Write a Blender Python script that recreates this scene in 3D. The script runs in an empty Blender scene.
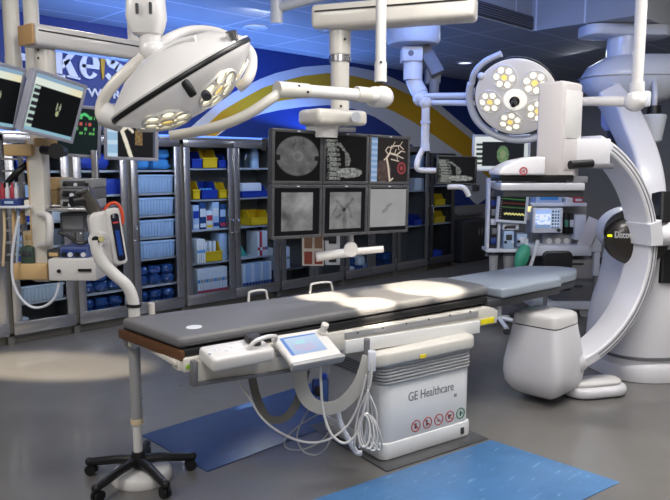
import bpy, bmesh, math, random
from mathutils import Vector, Matrix, noise
random.seed(4)
PI = math.pi
SC = bpy.context.scene
COL = SC.collection
# ------------------------------------------------------------------ camera
F = 680.0; TH = math.atan(85/680.0); H = 1.8; S = math.sqrt(.5)
cd = bpy.data.cameras.new('camera'); cam = bpy.data.objects.new('camera', cd); COL.objects.link(cam)
cam.location = (0, 0, H); cam.rotation_euler = (PI/2-TH, 0, -PI/4)
cd.sensor_width = 36; cd.lens = 36*F/670; cd.clip_end = 100
SC.camera = cam
def ray(px, py):
    u = (px-335)/F; v = -(py-250)/F
    f = math.cos(TH)+v*math.sin(TH); up = -math.sin(TH)+v*math.cos(TH)
    return Vector((S*(f+u), S*(f-u), up))
def at(px, py, D=None, x=None, y=None, z=None):
    """world point seen at a pixel: at forward distance D, or on a plane x, y or z"""
    d = ray(px, py)
    if D is not None: t = D/(S*(d.x+d.y))
    elif x is not None: t = x/d.x
    elif y is not None: t = y/d.y
    else: t = (z-H)/d.z
    return Vector((0, 0, H))+d*t
def plane_at(px, py, p, n):
    d = ray(px, py); o = Vector((0, 0, H)); t = (Vector(p)-o).dot(n)/d.dot(n)
    return o+d*t
CAMROT = -PI/4
def frame(loc, rz=CAMROT):
    return Matrix.Translation(loc) @ Matrix.Rotation(rz, 4, 'Z')
# ------------------------------------------------------------------ materials
def s2l(c): return c/12.92 if c <= .04045 else ((c+.055)/1.055)**2.4
def hx(h): return tuple(s2l(int(h[i:i+2], 16)/255) for i in (0, 2, 4))
MATS = {}
def mat(name, col, rough=.45, metal=0.0, var=.06, scale=18, emit=0, coat=0, bump=0):
    if name in MATS: return MATS[name]
    m = bpy.data.materials.new(name); m.use_nodes = True; nt = m.node_tree; n = nt.nodes; l = nt.links
    b = n['Principled BSDF']; c = hx(col) if isinstance(col, str) else col
    tc = n.new('ShaderNodeTexCoord'); nz = n.new('ShaderNodeTexNoise'); nz.inputs['Scale'].default_value = scale; nz.inputs['Detail'].default_value = 3
    l.new(tc.outputs['Object'], nz.inputs['Vector'])
    mx = n.new('ShaderNodeMix'); mx.data_type = 'RGBA'
    mx.inputs[6].default_value = tuple(x*(1-var) for x in c)+(1,); mx.inputs[7].default_value = tuple(min(1, x*(1+var)) for x in c)+(1,)
    l.new(nz.outputs['Fac'], mx.inputs[0]); l.new(mx.outputs[2], b.inputs['Base Color'])
    b.inputs['Roughness'].default_value = rough; b.inputs['Metallic'].default_value = metal
    if coat: b.inputs['Coat Weight'].default_value = coat
    if emit:
        l.new(mx.outputs[2], b.inputs['Emission Color']); b.inputs['Emission Strength'].default_value = emit
    if bump:
        bp = n.new('ShaderNodeBump'); bp.inputs['Strength'].default_value = bump; bp.inputs['Distance'].default_value = .01
        l.new(nz.outputs['Fac'], bp.inputs['Height']); l.new(bp.outputs[0], b.inputs['Normal'])
    MATS[name] = m; return m
def steel(name, col, rough=.3, stretch=(1, 1, 40), var=.15):
    m = mat(name, col, rough, 1.0, var, 6); nt = m.node_tree
    mp = nt.nodes.new('ShaderNodeMapping'); mp.inputs['Scale'].default_value = stretch
    nz = [x for x in nt.nodes if x.type == 'TEX_NOISE'][0]; tc = [x for x in nt.nodes if x.type == 'TEX_COORD'][0]
    nt.links.new(tc.outputs['Object'], mp.inputs[0]); nt.links.new(mp.outputs[0], nz.inputs['Vector'])
    return m
def glass(name, tint=(.9, .95, 1), refl=.10):
    m = bpy.data.materials.new(name); m.use_nodes = True; nt = m.node_tree; n = nt.nodes; n.clear()
    o = n.new('ShaderNodeOutputMaterial'); t = n.new('ShaderNodeBsdfTransparent'); t.inputs[0].default_value = tint+(1,)
    g = n.new('ShaderNodeBsdfGlossy'); g.inputs['Roughness'].default_value = .06
    lw = n.new('ShaderNodeLayerWeight'); lw.inputs[0].default_value = refl; mx = n.new('ShaderNodeMixShader')
    nt.links.new(lw.outputs['Fresnel'], mx.inputs[0]); nt.links.new(t.outputs[0], mx.inputs[1]); nt.links.new(g.outputs[0], mx.inputs[2]); nt.links.new(mx.outputs[0], o.inputs[0])
    MATS[name] = m; return m
def screen_mat():
    m = bpy.data.materials.new('screen_picture'); m.use_nodes = True; nt = m.node_tree; n = nt.nodes
    b = n['Principled BSDF']; a = n.new('ShaderNodeAttribute'); a.attribute_name = 'pic'
    b.inputs['Base Color'].default_value = (.003, .003, .004, 1); b.inputs['Roughness'].default_value = .3; b.inputs['Specular IOR Level'].default_value = .12
    nt.links.new(a.outputs['Color'], b.inputs['Emission Color']); b.inputs['Emission Strength'].default_value = 1.0
    MATS['screen'] = m; return m
WHITE = mat('white_plastic', 'd9d7d6', .35, var=.02, coat=.2)
CREAM = mat('cream_enamel', 'd4d0c8', .35, var=.03, coat=.2)
COOL = mat('cool_white_enamel', 'd6dae4', .35, var=.02, coat=.2)
GREYP = mat('grey_plastic', '9a9a9c', .45, var=.04)
MIDG = mat('mid_grey_plastic', '6c6d72', .5, var=.05)
DARKG = mat('dark_grey_plastic', '3a3b40', .5, var=.06)
BLACK = mat('black_plastic', '141416', .4, var=.1)
BEIGE = mat('beige_enamel', 'd8c4a0', .5, var=.05)
STEEL = steel('brushed_steel', 'c4c4c6', .27)
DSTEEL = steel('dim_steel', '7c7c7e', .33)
CHROME = mat('chrome', 'd8d8da', .12, 1.0, .02)
BLUEBIN = mat('blue_bin_plastic', '1c3aa0', .4, var=.08)
YELBIN = mat('yellow_bin_plastic', 'e0b818', .4, var=.06)
GLASS = glass('door_glass')
SCR = screen_mat()
def screen_off(): return BLACK
# ------------------------------------------------------------------ mesh builder
class MB:
    def __init__(s): s.bm = bmesh.new()
    def _add(s, t, M=None):
        vm = {}
        for v in t.verts: vm[v] = s.bm.verts.new((M @ v.co) if M is not None else v.co)
        for f in t.faces:
            try: nf = s.bm.faces.new([vm[v] for v in f.verts]); nf.smooth = True
            except ValueError: pass
        t.free(); return s
    def box(s, c, size, M=None, r=0, seg=2, rz=0, taper=None):
        t = bmesh.new(); bmesh.ops.create_cube(t, size=1.0)
        for v in t.verts:
            tx = ty = 1
            if taper and v.co.z > 0: tx, ty = taper
            v.co = Vector((v.co.x*size[0]*tx, v.co.y*size[1]*ty, v.co.z*size[2]))
        if r > 0: bmesh.ops.bevel(t, geom=list(t.edges), offset=min(r, min(size)*.49), segments=seg, profile=.5, affect='EDGES')
        L = Matrix.Translation(c) @ Matrix.Rotation(rz, 4, 'Z')
        return s._add(t, (M @ L) if M is not None else L)
    def cyl(s, p0, p1, r0, r1=None, n=20, M=None, cap=True):
        p0 = Vector(p0); p1 = Vector(p1)
        if M is not None: p0 = M @ p0; p1 = M @ p1
        r1 = r0 if r1 is None else r1; d = p1-p0
        t = bmesh.new(); bmesh.ops.create_cone(t, cap_ends=cap, segments=n, radius1=r0, radius2=r1, depth=d.length)
        R = Vector((0, 0, 1)).rotation_difference(d.normalized()).to_matrix().to_4x4()
        return s._add(t, Matrix.Translation((p0+p1)/2) @ R)
    def ball(s, c, r, sc=(1, 1, 1), M=None, n=16):
        t = bmesh.new(); bmesh.ops.create_uvsphere(t, u_segments=n, v_segments=max(6, n//2), radius=r)
        for v in t.verts: v.co = Vector((v.co.x*sc[0], v.co.y*sc[1], v.co.z*sc[2]))
        L = Matrix.Translation(c)
        return s._add(t, (M @ L) if M is not None else L)
    def tube(s, pts, r, n=8, sub=5, M=None, sect=None, up=None):
        """smooth tube (or ribbon with section sect) along points"""
        P = [Vector(p) for p in pts]
        if M is not None: P = [M @ p for p in P]
        if sub > 1 and len(P) > 2:
            Q = []
            for i in range(len(P)-1):
                a = P[max(i-1, 0)]; b = P[i]; c = P[i+1]; d = P[min(i+2, len(P)-1)]
                for k in range(sub):
                    u = k/sub
                    Q.append(.5*((2*b)+(c-a)*u+(2*a-5*b+4*c-d)*u*u+(3*b-a-3*c+d)*u**3))
            Q.append(P[-1]); P = Q
        if sect is None:
            rr = r if callable(r) else (lambda u: r)
            sec = [(math.cos(2*PI*k/n), math.sin(2*PI*k/n)) for k in range(n)]
        else: sec = sect; rr = lambda u: 1; n = len(sec)
        t = bmesh.new(); rings = []; nrm = None
        for i, p in enumerate(P):
            d = (P[min(i+1, len(P)-1)]-P[max(i-1, 0)]).normalized()
            if up is not None:
                a = Vector(up); a = (a-d*a.dot(d)).normalized()
            elif nrm is None:
                a = Vector((0, 0, 1)) if abs(d.z) < .9 else Vector((1, 0, 0)); a = (a-d*a.dot(d)).normalized()
            else: a = (nrm-d*nrm.dot(d)).normalized()
            nrm = a; b = d.cross(a); k = rr(i/(len(P)-1))
            rings.append([t.verts.new(p+(a*y+b*x)*k) for x, y in sec])
        for A, B in zip(rings, rings[1:]):
            for k in range(n): t.faces.new((A[k], A[(k+1) % n], B[(k+1) % n], B[k]))
        t.faces.new(rings[0][::-1]); t.faces.new(rings[-1])
        return s._add(t)
    def lathe(s, prof, M=None, n=40, close=True):
        t = bmesh.new(); rings = []
        for r, z in prof:
            if r < 1e-5: rings.append([t.verts.new((0, 0, z))])
            else: rings.append([t.verts.new((r*math.cos(2*PI*k/n), r*math.sin(2*PI*k/n), z)) for k in range(n)])
        for A, B in zip(rings, rings[1:]):
            for k in range(n):
                j = (k+1) % n
                if len(A) == 1 and len(B) == 1: continue
                if len(A) == 1: t.faces.new((A[0], B[j], B[k]))
                elif len(B) == 1: t.faces.new((A[k], A[j], B[0]))
                else: t.faces.new((A[k], A[j], B[j], B[k]))
        bmesh.ops.recalc_face_normals(t, faces=t.faces)
        return s._add(t, M)
    def prism(s, poly, d0, d1, M=None, r=0, seg=2):
        """polygon in local x,z extruded along y from d0 to d1"""
        t = bmesh.new(); A = [t.verts.new((x, d0, z)) for x, z in poly]; B = [t.verts.new((x, d1, z)) for x, z in poly]; n = len(poly)
        t.faces.new(A); t.faces.new(B[::-1])
        for k in range(n): t.faces.new((A[k], B[k], B[(k+1) % n], A[(k+1) % n]))
        bmesh.ops.recalc_face_normals(t, faces=t.faces)
        if r: bmesh.ops.bevel(t, geom=list(t.edges), offset=r, segments=seg, profile=.5, affect='EDGES')
        return s._add(t, M)
    def slab(s, poly, z0, z1, M=None, r=0, seg=2):
        """polygon in local x,y extruded along z"""
        t = bmesh.new(); A = [t.verts.new((x, y, z0)) for x, y in poly]; B = [t.verts.new((x, y, z1)) for x, y in poly]; n = len(poly)
        t.faces.new(A[::-1]); t.faces.new(B)
        for k in range(n): t.faces.new((A[k], A[(k+1) % n], B[(k+1) % n], B[k]))
        bmesh.ops.recalc_face_normals(t, faces=t.faces)
        if r: bmesh.ops.bevel(t, geom=list(t.edges), offset=r, segments=seg, profile=.5, affect='EDGES')
        return s._add(t, M)
    def loft(s, rings, M=None, caps=True):
        t = bmesh.new(); R = [[t.verts.new(p) for p in ring] for ring in rings]; n = len(R[0])
        for A, B in zip(R, R[1:]):
            for k in range(n): t.faces.new((A[k], A[(k+1) % n], B[(k+1) % n], B[k]))
        if caps: t.faces.new(R[0][::-1]); t.faces.new(R[-1])
        bmesh.ops.recalc_face_normals(t, faces=t.faces)
        return s._add(t, M)
    def build(s, name, m, parent=None, world=False, sharp=38):
        me = bpy.data.meshes.new(name)
        if parent is not None and world: s.bm.transform(XF[parent].inverted())
        s.bm.to_mesh(me); s.bm.free()
        me.set_sharp_from_angle(angle=math.radians(sharp))
        me.materials.append(m)
        o = bpy.data.objects.new(name, me); COL.objects.link(o)
        if parent is not None: o.parent = parent; XF[o] = XF[parent]
        else: XF[o] = Matrix()
        return o
XF = {}
def thing(name, label, cat, M=None, group=None):
    o = bpy.data.objects.new(name, None); COL.objects.link(o); o.empty_display_size = .05
    M = M if M is not None else Matrix()
    if isinstance(M, (tuple, Vector)): M = Matrix.Translation(M)
    o.location = M.to_translation(); o.rotation_euler = M.to_euler(); XF[o] = M.copy()
    o['label'] = label; o['category'] = cat
    if group: o['group'] = group
    return o
def tag(o, label, cat, group=None, kind=None):
    o['label'] = label; o['category'] = cat
    if group: o['group'] = group
    if kind: o['kind'] = kind
    return o
def place(o, M): o.location = M.to_translation(); o.rotation_euler = M.to_euler(); XF[o] = M.copy(); return o
def struct(name, mb, m, parent=None, label=None):
    o = mb.build(name, m, parent)
    if parent is None: o['kind'] = 'structure'; o['label'] = label or name.replace('_', ' ')
    return o
def copy_tree(o, M=None, label=None, parent=None):
    c = o.copy(); COL.objects.link(c)
    if parent is not None: c.parent = parent
    if M is not None: place(c, M)
    if label: c['label'] = label
    for ch in list(o.children): copy_tree(ch, None, None, c)
    return c
def pbox(mb, x0, y0, x1, y1, D, t, r=0, seg=2, yaw=0):
    """box whose front covers a pixel rectangle at forward distance D, t deep, real size"""
    a = at(x0, (y0+y1)/2, D=D); b = at(x1, (y0+y1)/2, D=D); c0 = at((x0+x1)/2, y0, D=D); c1 = at((x0+x1)/2, y1, D=D)
    w = (b-a).length; h = c0.z-c1.z; c = (a+b)/2; c.z = (c0.z+c1.z)/2
    M = frame(c, CAMROT+yaw)
    mb.box((0, t/2, 0), (w, t, h), M=M, r=r, seg=seg); return M, w, h
def pcyl(mb, px, y0, y1, D, r, r1=None, n=20):
    """vertical cylinder on the column seen at px, between two rows"""
    a = at(px, y0, D=D); b = at(px, y1, D=D); m = at(px, (y0+y1)/2, D=D)
    mb.cyl((m.x, m.y, b.z), (m.x, m.y, a.z), r, r1, n); return m
def screen(parent, M, w, h, fn, nx=72, ny=58, name='screen', y=0):
    """lit picture on a display: facing local -y"""
    me = bpy.data.meshes.new(name); V = []; Fc = []
    for j in range(ny+1):
        for i in range(nx+1): V.append(M @ Vector(((i/nx-.5)*w, y, (j/ny-.5)*h)))
    for j in range(ny):
        for i in range(nx):
            a = j*(nx+1)+i; Fc.append((a, a+1, a+nx+2, a+nx+1))
    me.from_pydata([XF[parent].inverted() @ v for v in V], [], Fc)
    at_ = me.color_attributes.new('pic', 'FLOAT_COLOR', 'POINT')
    k = 0
    for j in range(ny+1):
        for i in range(nx+1):
            c = fn(i/nx, j/ny); at_.data[k].color = (c[0], c[1], c[2], 1); k += 1
    me.materials.append(SCR)
    o = bpy.data.objects.new(name, me); COL.objects.link(o); o.parent = parent; XF[o] = XF[parent]
    return o
def corner_frame(tl, tr, bl):
    x = tr-tl; w = x.length; x.normalize(); z = tl-bl; h = z.length; z = (z-x*z.dot(x)).normalized(); y = z.cross(x)
    c = tr*.5+bl*.5
    M = Matrix.Identity(4)
    for i in range(3): M[i][0] = x[i]; M[i][1] = y[i]; M[i][2] = z[i]; M[i][3] = c[i]
    return M, w, h
def ring_frame(mb, w, h, b, t, M, y0=0, bb=None):
    bb = bb or b
    mb.box((0, y0+t/2, h/2-b/2), (w, t, b), M=M, r=.004); mb.box((0, y0+t/2, -h/2+bb/2), (w, t, bb), M=M, r=.004)
    for sx in (-1, 1): mb.box((sx*(w/2-b/2), y0+t/2, (bb-b)/2), (b, t, h-b-bb+.002), M=M, r=.003)
def monitor(name, label, M, w, h, fn, fm, b=.02, t=.06, bb=None, screen_w=1, nx=72, ny=58, cat='monitor', group=None, depth=.09):
    o = thing(name, label, cat, M, group); I = M
    mb = MB(); ring_frame(mb, w, h, b, .03, I, 0, bb); mb.build('bezel', fm, o, world=True)
    bb = bb or b
    c = Matrix.Translation((0, 0, (bb-b)/2))
    screen(o, M @ c, w-2*b+.004, h-b-bb+.004, fn, nx, ny, y=.006)
    mb = MB(); mb.box((0, .03+t/2, 0), (w-.01, t, h-.01), M=M, r=.01); mb.box((0, .03+t+depth/2-.01, 0), (w*.4, depth, h*.4), M=M, r=.01); mb.build('back_housing', fm, o, world=True)
    return o
def text_mesh(s, size, depth, bold=0, align='LEFT'):
    cu = bpy.data.curves.new('t', 'FONT'); cu.body = s; cu.size = size; cu.extrude = depth; cu.offset = bold; cu.align_x = align; cu.resolution_u = 4
    o = bpy.data.objects.new('t', cu); COL.objects.link(o)
    dg = bpy.context.evaluated_depsgraph_get(); dg.update(); me = bpy.data.meshes.new_from_object(o.evaluated_get(dg))
    bpy.data.objects.remove(o); bpy.data.curves.remove(cu); return me
def text(name, s, size, M, m, parent=None, depth=.0015, bold=0, sx=1, align='LEFT'):
    """lettering standing in local x,z facing -y"""
    me = text_mesh(s, size, depth, bold, align); me.name = name
    R = M @ Matrix.Rotation(PI/2, 4, 'X') @ Matrix.Scale(sx, 4, (1, 0, 0))
    if parent is not None: R = XF[parent].inverted() @ R
    me.transform(R); me.materials.clear(); me.materials.append(m)
    o = bpy.data.objects.new(name, me); COL.objects.link(o)
    if parent is not None: o.parent = parent; XF[o] = XF[parent]
    return o
# ================================================================== the room
CZ = 3.38; WY = 7.5; WX = 12.2
FLOORM = mat('grey_vinyl_floor', '686664', .3, var=.10, scale=2.2, coat=.15)
nt = FLOORM.node_tree; bs = nt.nodes['Principled BSDF']
n2 = nt.nodes.new('ShaderNodeTexNoise'); n2.inputs['Scale'].default_value = 5; n2.inputs['Detail'].default_value = 5
mr = nt.nodes.new('ShaderNodeMapRange'); mr.inputs[3].default_value = .22; mr.inputs[4].default_value = .42
nt.links.new([x for x in nt.nodes if x.type == 'TEX_COORD'][0].outputs['Object'], n2.inputs['Vector']); nt.links.new(n2.outputs['Fac'], mr.inputs[0]); nt.links.new(mr.outputs[0], bs.inputs['Roughness'])
m = MB(); m.box((4.7, 1.8, -.05), (15.2, 11.6, .1)); struct('floor', m, FLOORM, label='glossy mid grey vinyl floor of the operating room')
CEILM = mat('ceiling_tile', '9da0a6', .7, var=.04, scale=8)
nt = CEILM.node_tree; bs = nt.nodes['Principled BSDF']; tc = [x for x in nt.nodes if x.type == 'TEX_COORD'][0]
br = nt.nodes.new('ShaderNodeTexBrick'); br.offset = 0; br.inputs['Scale'].default_value = 1; br.inputs['Mortar Size'].default_value = .012; br.inputs['Brick Width'].default_value = 1.2; br.inputs['Row Height'].default_value = .6
mx0 = [x for x in nt.nodes if x.type == 'MIX'][0]
nt.links.new(tc.outputs['Object'], br.inputs['Vector']); nt.links.new(mx0.outputs[2], br.inputs['Color1']); nt.links.new(mx0.outputs[2], br.inputs['Color2']); br.inputs['Mortar'].default_value = hx('cfd2d8')+(1,)
nt.links.new(br.outputs['Color'], bs.inputs['Base Color'])
cA = at(534, 32, z=CZ); cB = at(637, 14, z=CZ); XC = (cA.x+cB.x)/2; YF = cA.y; YN = cB.y
m = MB()
m.box(((-3+WX)/2, (YF+WY+.3)/2, CZ+.04), (WX+3, WY+.3-YF, .08))                 # low ceiling along the back
m.box(((XC+WX)/2, (YN+YF)/2, CZ+.04), (WX-XC, YF-YN, .08))
m.box(((XC-3)/2, YF+.02, CZ+.33), (XC+3, .04, .5)); m.box((XC+.02, (YN+YF)/2, CZ+.33), (.04, YF-YN, .5)); m.box(((XC+WX)/2, YN+.02, CZ+.33), (WX-XC, .04, .5))
m.box((4.7, (YF-4)/2, CZ+.62), (15.2, YF+4.3, .08))                            # raised tray
ceil = struct('ceiling', m, CEILM, label='grey tiled ceiling stepping up into a raised tray')
WALLG = mat('grey_wall_paint', '8a8884', .6, var=.03)
BLUEP = mat('royal_blue_wall_paint', '17347e', .5, var=.04, scale=3)
m = MB(); m.box(((-3+WX)/2, WY+.05, 1.7), (WX+3, .1, 3.4)); wb = struct('wall_back', m, WALLG, label='long back wall painted blue above grey with a white and yellow swoosh')
m = MB(); m.box(((-3+WX)/2, WY-.003, (1.03+CZ)/2), (WX+3, .006, CZ-1.03)); m.build('blue_paint', BLUEP, wb)
m = MB(); m.box((WX+.05, 1.75, 1.7), (.1, 11.5, 3.4)); wr = struct('wall_right', m, WALLG, label='plain grey side wall behind the imaging machine')
m = MB(); m.box((WX-.012, 1.75, .06), (.02, 11.5, .12)); struct('baseboard_right', m, DARKG, label='dark baseboard along the grey side wall')
m = MB(); m.box((11.1, WY-.012, .06), (2.2, .02, .12)); struct('baseboard_back', m, DARKG, label='dark baseboard along the back wall')
# painted swoosh (flat colour fields on the wall)
OT = [(140,178),(165,152),(190,128),(216,105),(234,92),(260,79),(276,73),(302,67),(328,65),(354,67),(375,71),(393,78),(410,86),(432,98),(458,120),(470,130),(490,148),(500,157)]
YT = [(150,184),(175,157),(200,131),(222,111),(240,100),(262,88),(280,82),(302,76),(328,73),(354,76),(375,81),(393,87),(410,95),(432,107),(458,128),(470,138),(490,156),(500,165)]
YB = [(170,194),(190,166),(210,141),(228,125),(244,114),(262,106),(280,101),(302,98),(328,95),(354,98),(375,104),(393,111),(410,120),(432,134),(458,152),(470,161),(490,179),(500,188)]
IB = [(185,196),(200,166),(216,137),(232,125),(248,119),(262,114),(280,110),(302,107),(328,105),(354,109),(375,117),(393,128),(410,143),(432,163),(458,186),(474,202.5),(476,204),(478,205.5)]
def band(name, A, B, m_, off):
    t = bmesh.new(); R = []
    for (a, b) in zip(A, B):
        p = at(*a, y=WY-off); q = at(*b, y=WY-off)
        p.z = max(p.z, 1.04); q.z = max(q.z, 1.03)
        R.append((t.verts.new(p), t.verts.new(q)))
    for (a, b), (c, d) in zip(R, R[1:]): t.faces.new((a, b, d, c))
    mb = MB(); mb._add(t); return mb.build(name, m_, wb)
WBAND = mat('white_wall_paint', 'c9ccd2', .5, var=.03); YBAND = mat('gold_wall_paint', 'c89a14', .5, var=.05)
band('white_band', OT, YT, WBAND, .008); band('yellow_band', YT, YB, YBAND, .008); band('white_band', YB, IB, WBAND, .008)
# lettering on the blue wall
LETM = mat('white_letter', 'dfe3ee', .45, var=.02)
sg = thing('wall_lettering', 'large white serif lettering with a yellow flame apostrophe on the blue wall', 'sign', at(90, 75, y=WY-.012))
def wl(px, py): p = at(px, py, y=WY-.02); return p
bl = wl(20, 92); k0 = wl(56, 97)
def serif(parts, name):
    mb = MB()
    for poly in parts: mb.prism(poly, WY-.03, WY-.007)
    return mb.build(name, LETM, sg, world=True)
def px_poly(pts): return [(lambda p: (p.x, p.z))(wl(*q)) for q in pts]
serif([px_poly(q) for q in ([(21,53),(29,55),(29,62),(21,60)], [(25,54),(33,55),(33,79),(26,78)], [(26,74),(32,79),(43,81),(48,76),(48,82),(40,86),(30,84)], [(44,58),(50,59),(50,85),(44,84)])], 'letter')
serif([px_poly(q) for q in ([(54,42),(62,44),(62,76),(54,73)], [(51,72),(65,75),(65,78),(51,75)], [(50,42),(56,42),(56,45),(50,45)], [(61,62),(71,51),(77,52),(63,69)], [(63,62),(69,59),(78,77),(70,76)], [(67,50),(79,52),(79,54),(67,52)], [(67,75),(80,78),(80,80),(67,77)])], 'letter')
def ring_letter(cx, cy, rx, ry, th, a0, a1, n=22):
    mb = MB(); P_ = []
    for k in range(n+1):
        a = math.radians(a0+(a1-a0)*k/n); w = th*(.55+.6*abs(math.cos(a)))
        P_.append(((cx+rx*math.cos(a), cy-ry*math.sin(a)), (cx+(rx-w)*math.cos(a), cy-(ry-w*.8)*math.sin(a))))
    for (a, b), (c, d) in zip(P_, P_[1:]): mb.prism(px_poly([a, c, d, b]), WY-.03, WY-.007)
    return mb
mb = ring_letter(89.5, 66, 10, 13, 5.5, 0, 318); mb.prism(px_poly([(82,64),(99,66),(99,69.5),(82,67.5)]), WY-.03, WY-.007); mb.build('letter', LETM, sg, world=True)
mb = MB(); mb.prism(px_poly([(100.3,56),(102.5,33),(105,57),(103.6,77),(102.3,80),(101,70)]), WY-.03, WY-.007); mb.build('flame_apostrophe', YBAND, sg, world=True)
mb = MB()
SP = [(124,58),(119,54),(113,54),(109,58.5),(111,63.5),(117,66.5),(123,71),(122.5,77),(117,80),(111,79),(107,75)]
for i, (a, b) in enumerate(zip(SP, SP[1:])):
    w = 1.8+2.4*math.sin(PI*(i+.5)/10)
    dx, dy = b[0]-a[0], b[1]-a[1]; L_ = math.hypot(dx, dy); nx_, ny_ = -dy/L_*w, dx/L_*w; ex, ey = dx/L_*.9, dy/L_*.9
    mb.prism(px_poly([(a[0]+nx_-ex, a[1]+ny_-ey), (b[0]+nx_+ex, b[1]+ny_+ey), (b[0]-nx_+ex, b[1]-ny_+ey), (a[0]-nx_-ex, a[1]-ny_-ey)]), WY-.03, WY-.007)
mb.build('letter', LETM, sg, world=True)
p0 = wl(60, 92); p1 = wl(137, 104); M = Matrix.Translation(p0)
text('letter_row', 'NETWORK', .13, Matrix.Translation((wl(62, 90).x, WY-.007, wl(100, 97).z)), LETM, sg, .008, .003, (wl(126, 96).x-wl(62, 90).x)/.62)
# ceiling lights, vent
LAMPGLOW = mat('lit_diffuser', 'eef2ff', .5, var=.01, emit=1.6)
for i, (px, py) in enumerate([(255, 27), (465, 62)]):
    p = at(px, py, z=CZ); M = Matrix.Translation(p)
    o = thing('recessed_downlight', ['round recessed downlight in the blue-lit ceiling left of the central column', 'round recessed downlight in the shaded ceiling above the small hanging monitor'][i], 'ceiling light', M)
    mb = MB(); mb.lathe([(.10, 0), (.14, 0), (.15, -.012), (.10, -.02), (.10, 0)], M); mb.build('trim_ring', COOL, o, world=True)
    mb = MB(); mb.lathe([(0, -.006), (.10, -.006), (.10, .0), (0, .0)], M); mb.build('diffuser', LAMPGLOW if i else mat('unlit_diffuser', 'c8ccd8', .4), o, world=True)
mb = MB()
va = at(476, 18, y=YF-.005); vb = at(532, 27, y=YF-.005)
o = thing('ceiling_vent', 'dark slotted grille on the step of the raised ceiling', 'vent', ((va.x+vb.x)/2, YF-.01, CZ+.1))
mb.box(((va.x+vb.x)/2, YF-.012, CZ+.09), (vb.x-va.x, .024, .15), r=.004); mb.build('grille_frame', DARKG, o, world=True)
mb = MB()
for k in range(5): mb.box(((va.x+vb.x)/2, YF-.028, CZ+.04+k*.026), (vb.x-va.x-.06, .012, .008))
mb.build('louvre', MIDG, o, world=True)
# floor inlays
MATB = mat('deep_blue_vinyl', '2a4270', .35, var=.22, scale=9); MATL = mat('bright_blue_vinyl', '4a78aa', .32, var=.2, scale=7)
for M_, hi in ((MATB, '3a5688'), (MATL, '7ea6cc')):
    nt = M_.node_tree; bs = nt.nodes['Principled BSDF']; tc = [x for x in nt.nodes if x.type == 'TEX_COORD'][0]
    mp = nt.nodes.new('ShaderNodeMapping'); mp.inputs['Scale'].default_value = (1, 5, 1); mp.inputs['Rotation'].default_value = (0, 0, .2)
    nz = nt.nodes.new('ShaderNodeTexNoise'); nz.inputs['Scale'].default_value = 7; nz.inputs['Detail'].default_value = 4
    cr = nt.nodes.new('ShaderNodeValToRGB'); cr.color_ramp.elements[0].position = .62; cr.color_ramp.elements[1].position = .72
    mx = nt.nodes.new('ShaderNodeMix'); mx.data_type = 'RGBA'; mx.inputs[7].default_value = hx(hi)+(1,)
    nt.links.new(tc.outputs['Object'], mp.inputs[0]); nt.links.new(mp.outputs[0], nz.inputs['Vector']); nt.links.new(nz.outputs['Fac'], cr.inputs[0]); nt.links.new(cr.outputs[0], mx.inputs[0])
    src = [x for x in nt.nodes if x.type == 'MIX'][0]; nt.links.new(src.outputs[2], mx.inputs[6]); nt.links.new(mx.outputs[2], bs.inputs['Base Color'])
mb = MB(); mb.slab([(2.17, 3.235), (4.1, 3.235), (4.1, 4.005), (2.17, 4.005)], 0, .006, r=.002)
tag(mb.build('floor_mat', MATB), 'deep blue floor mat under the far side of the table', 'mat')
mb = MB(); mb.slab([(2.05, 1.74), (3.757, 1.456), (3.757, 2.305), (2.2, 2.575)], 0, .006, r=.002)
tag(mb.build('floor_mat', MATL), 'bright blue floor mat in front of the table pedestal', 'mat')
# ================================================================== storage cabinets
FY = 7.0; BY = 7.46; CT = 2.1
SHELFM = mat('shelf_edge_metal', 'c2c4c8', .35, .3, var=.04)
INNER = mat('cabinet_inner_steel', '76746f', .45, .3, var=.08)
def cabinet(X0, X1, nd, shelves, label, st=STEEL, inner=INNER, top=CT, split=None):
    o = thing('storage_cabinet', label, 'cabinet', ((X0+X1)/2, (FY+BY)/2, 0), 'glass-door steel cabinets along the back wall')
    mb = MB(); t = .03; cx = (X0+X1)/2; cy = (FY+BY)/2+.012; d = BY-FY-.024
    mb.box((cx, BY-.01, top/2), (X1-X0, .02, top)); mb.box((X0+t/2, cy, top/2), (t, d, top)); mb.box((X1-t/2, cy, top/2), (t, d, top))
    mb.box((cx, cy, top-.03), (X1-X0, d, .06)); mb.box((cx, cy, .10), (X1-X0, d, .03)); mb.box((cx, cy+.03, .045), (X1-X0-.02, d-.06, .09))
    mb.build('carcass', inner, o, world=True)
    w = (X1-X0-2*t)/nd
    for k in range(nd):
        if nd > 1 and k: pass
    for z in shelves:
        mb = MB(); mb.box((cx, cy+.01, z-.012), (X1-X0-2*t, d-.05, .022)); mb.build('shelf', SHELFM, o, world=True)
    w = (X1-X0-.036)/nd
    for k in range(nd):
        a = X0+.018+k*w+.004; b = X0+.018+(k+1)*w-.004; sw = .085; z0 = .10; z1 = top-.005
        M = Matrix.Translation(((a+b)/2, FY-.012, (z0+z1)/2))
        mb = MB(); ring_frame(mb, b-a, z1-z0, sw, .022, M, 0, .13)
        dr = mb.build('door', st, o, world=True)
        mb = MB(); mb.box(((a+b)/2, FY+.001, (z0+z1)/2+.02), (b-a-2*sw+.01, .004, z1-z0-sw-.12)); mb.build('glass_pane', GLASS, dr, world=False) if False else mb.build('glass_pane', GLASS, dr, world=True)
        side = (a+.035) if (nd == 1 or k == 1) else (b-.035)
        mb = MB(); mb.tube([(side, FY-.012, .95), (side, FY-.045, .965), (side, FY-.045, 1.10), (side, FY-.012, 1.115)], .007, sub=3); mb.build('handle', CHROME, dr, world=True)
    return o
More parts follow.
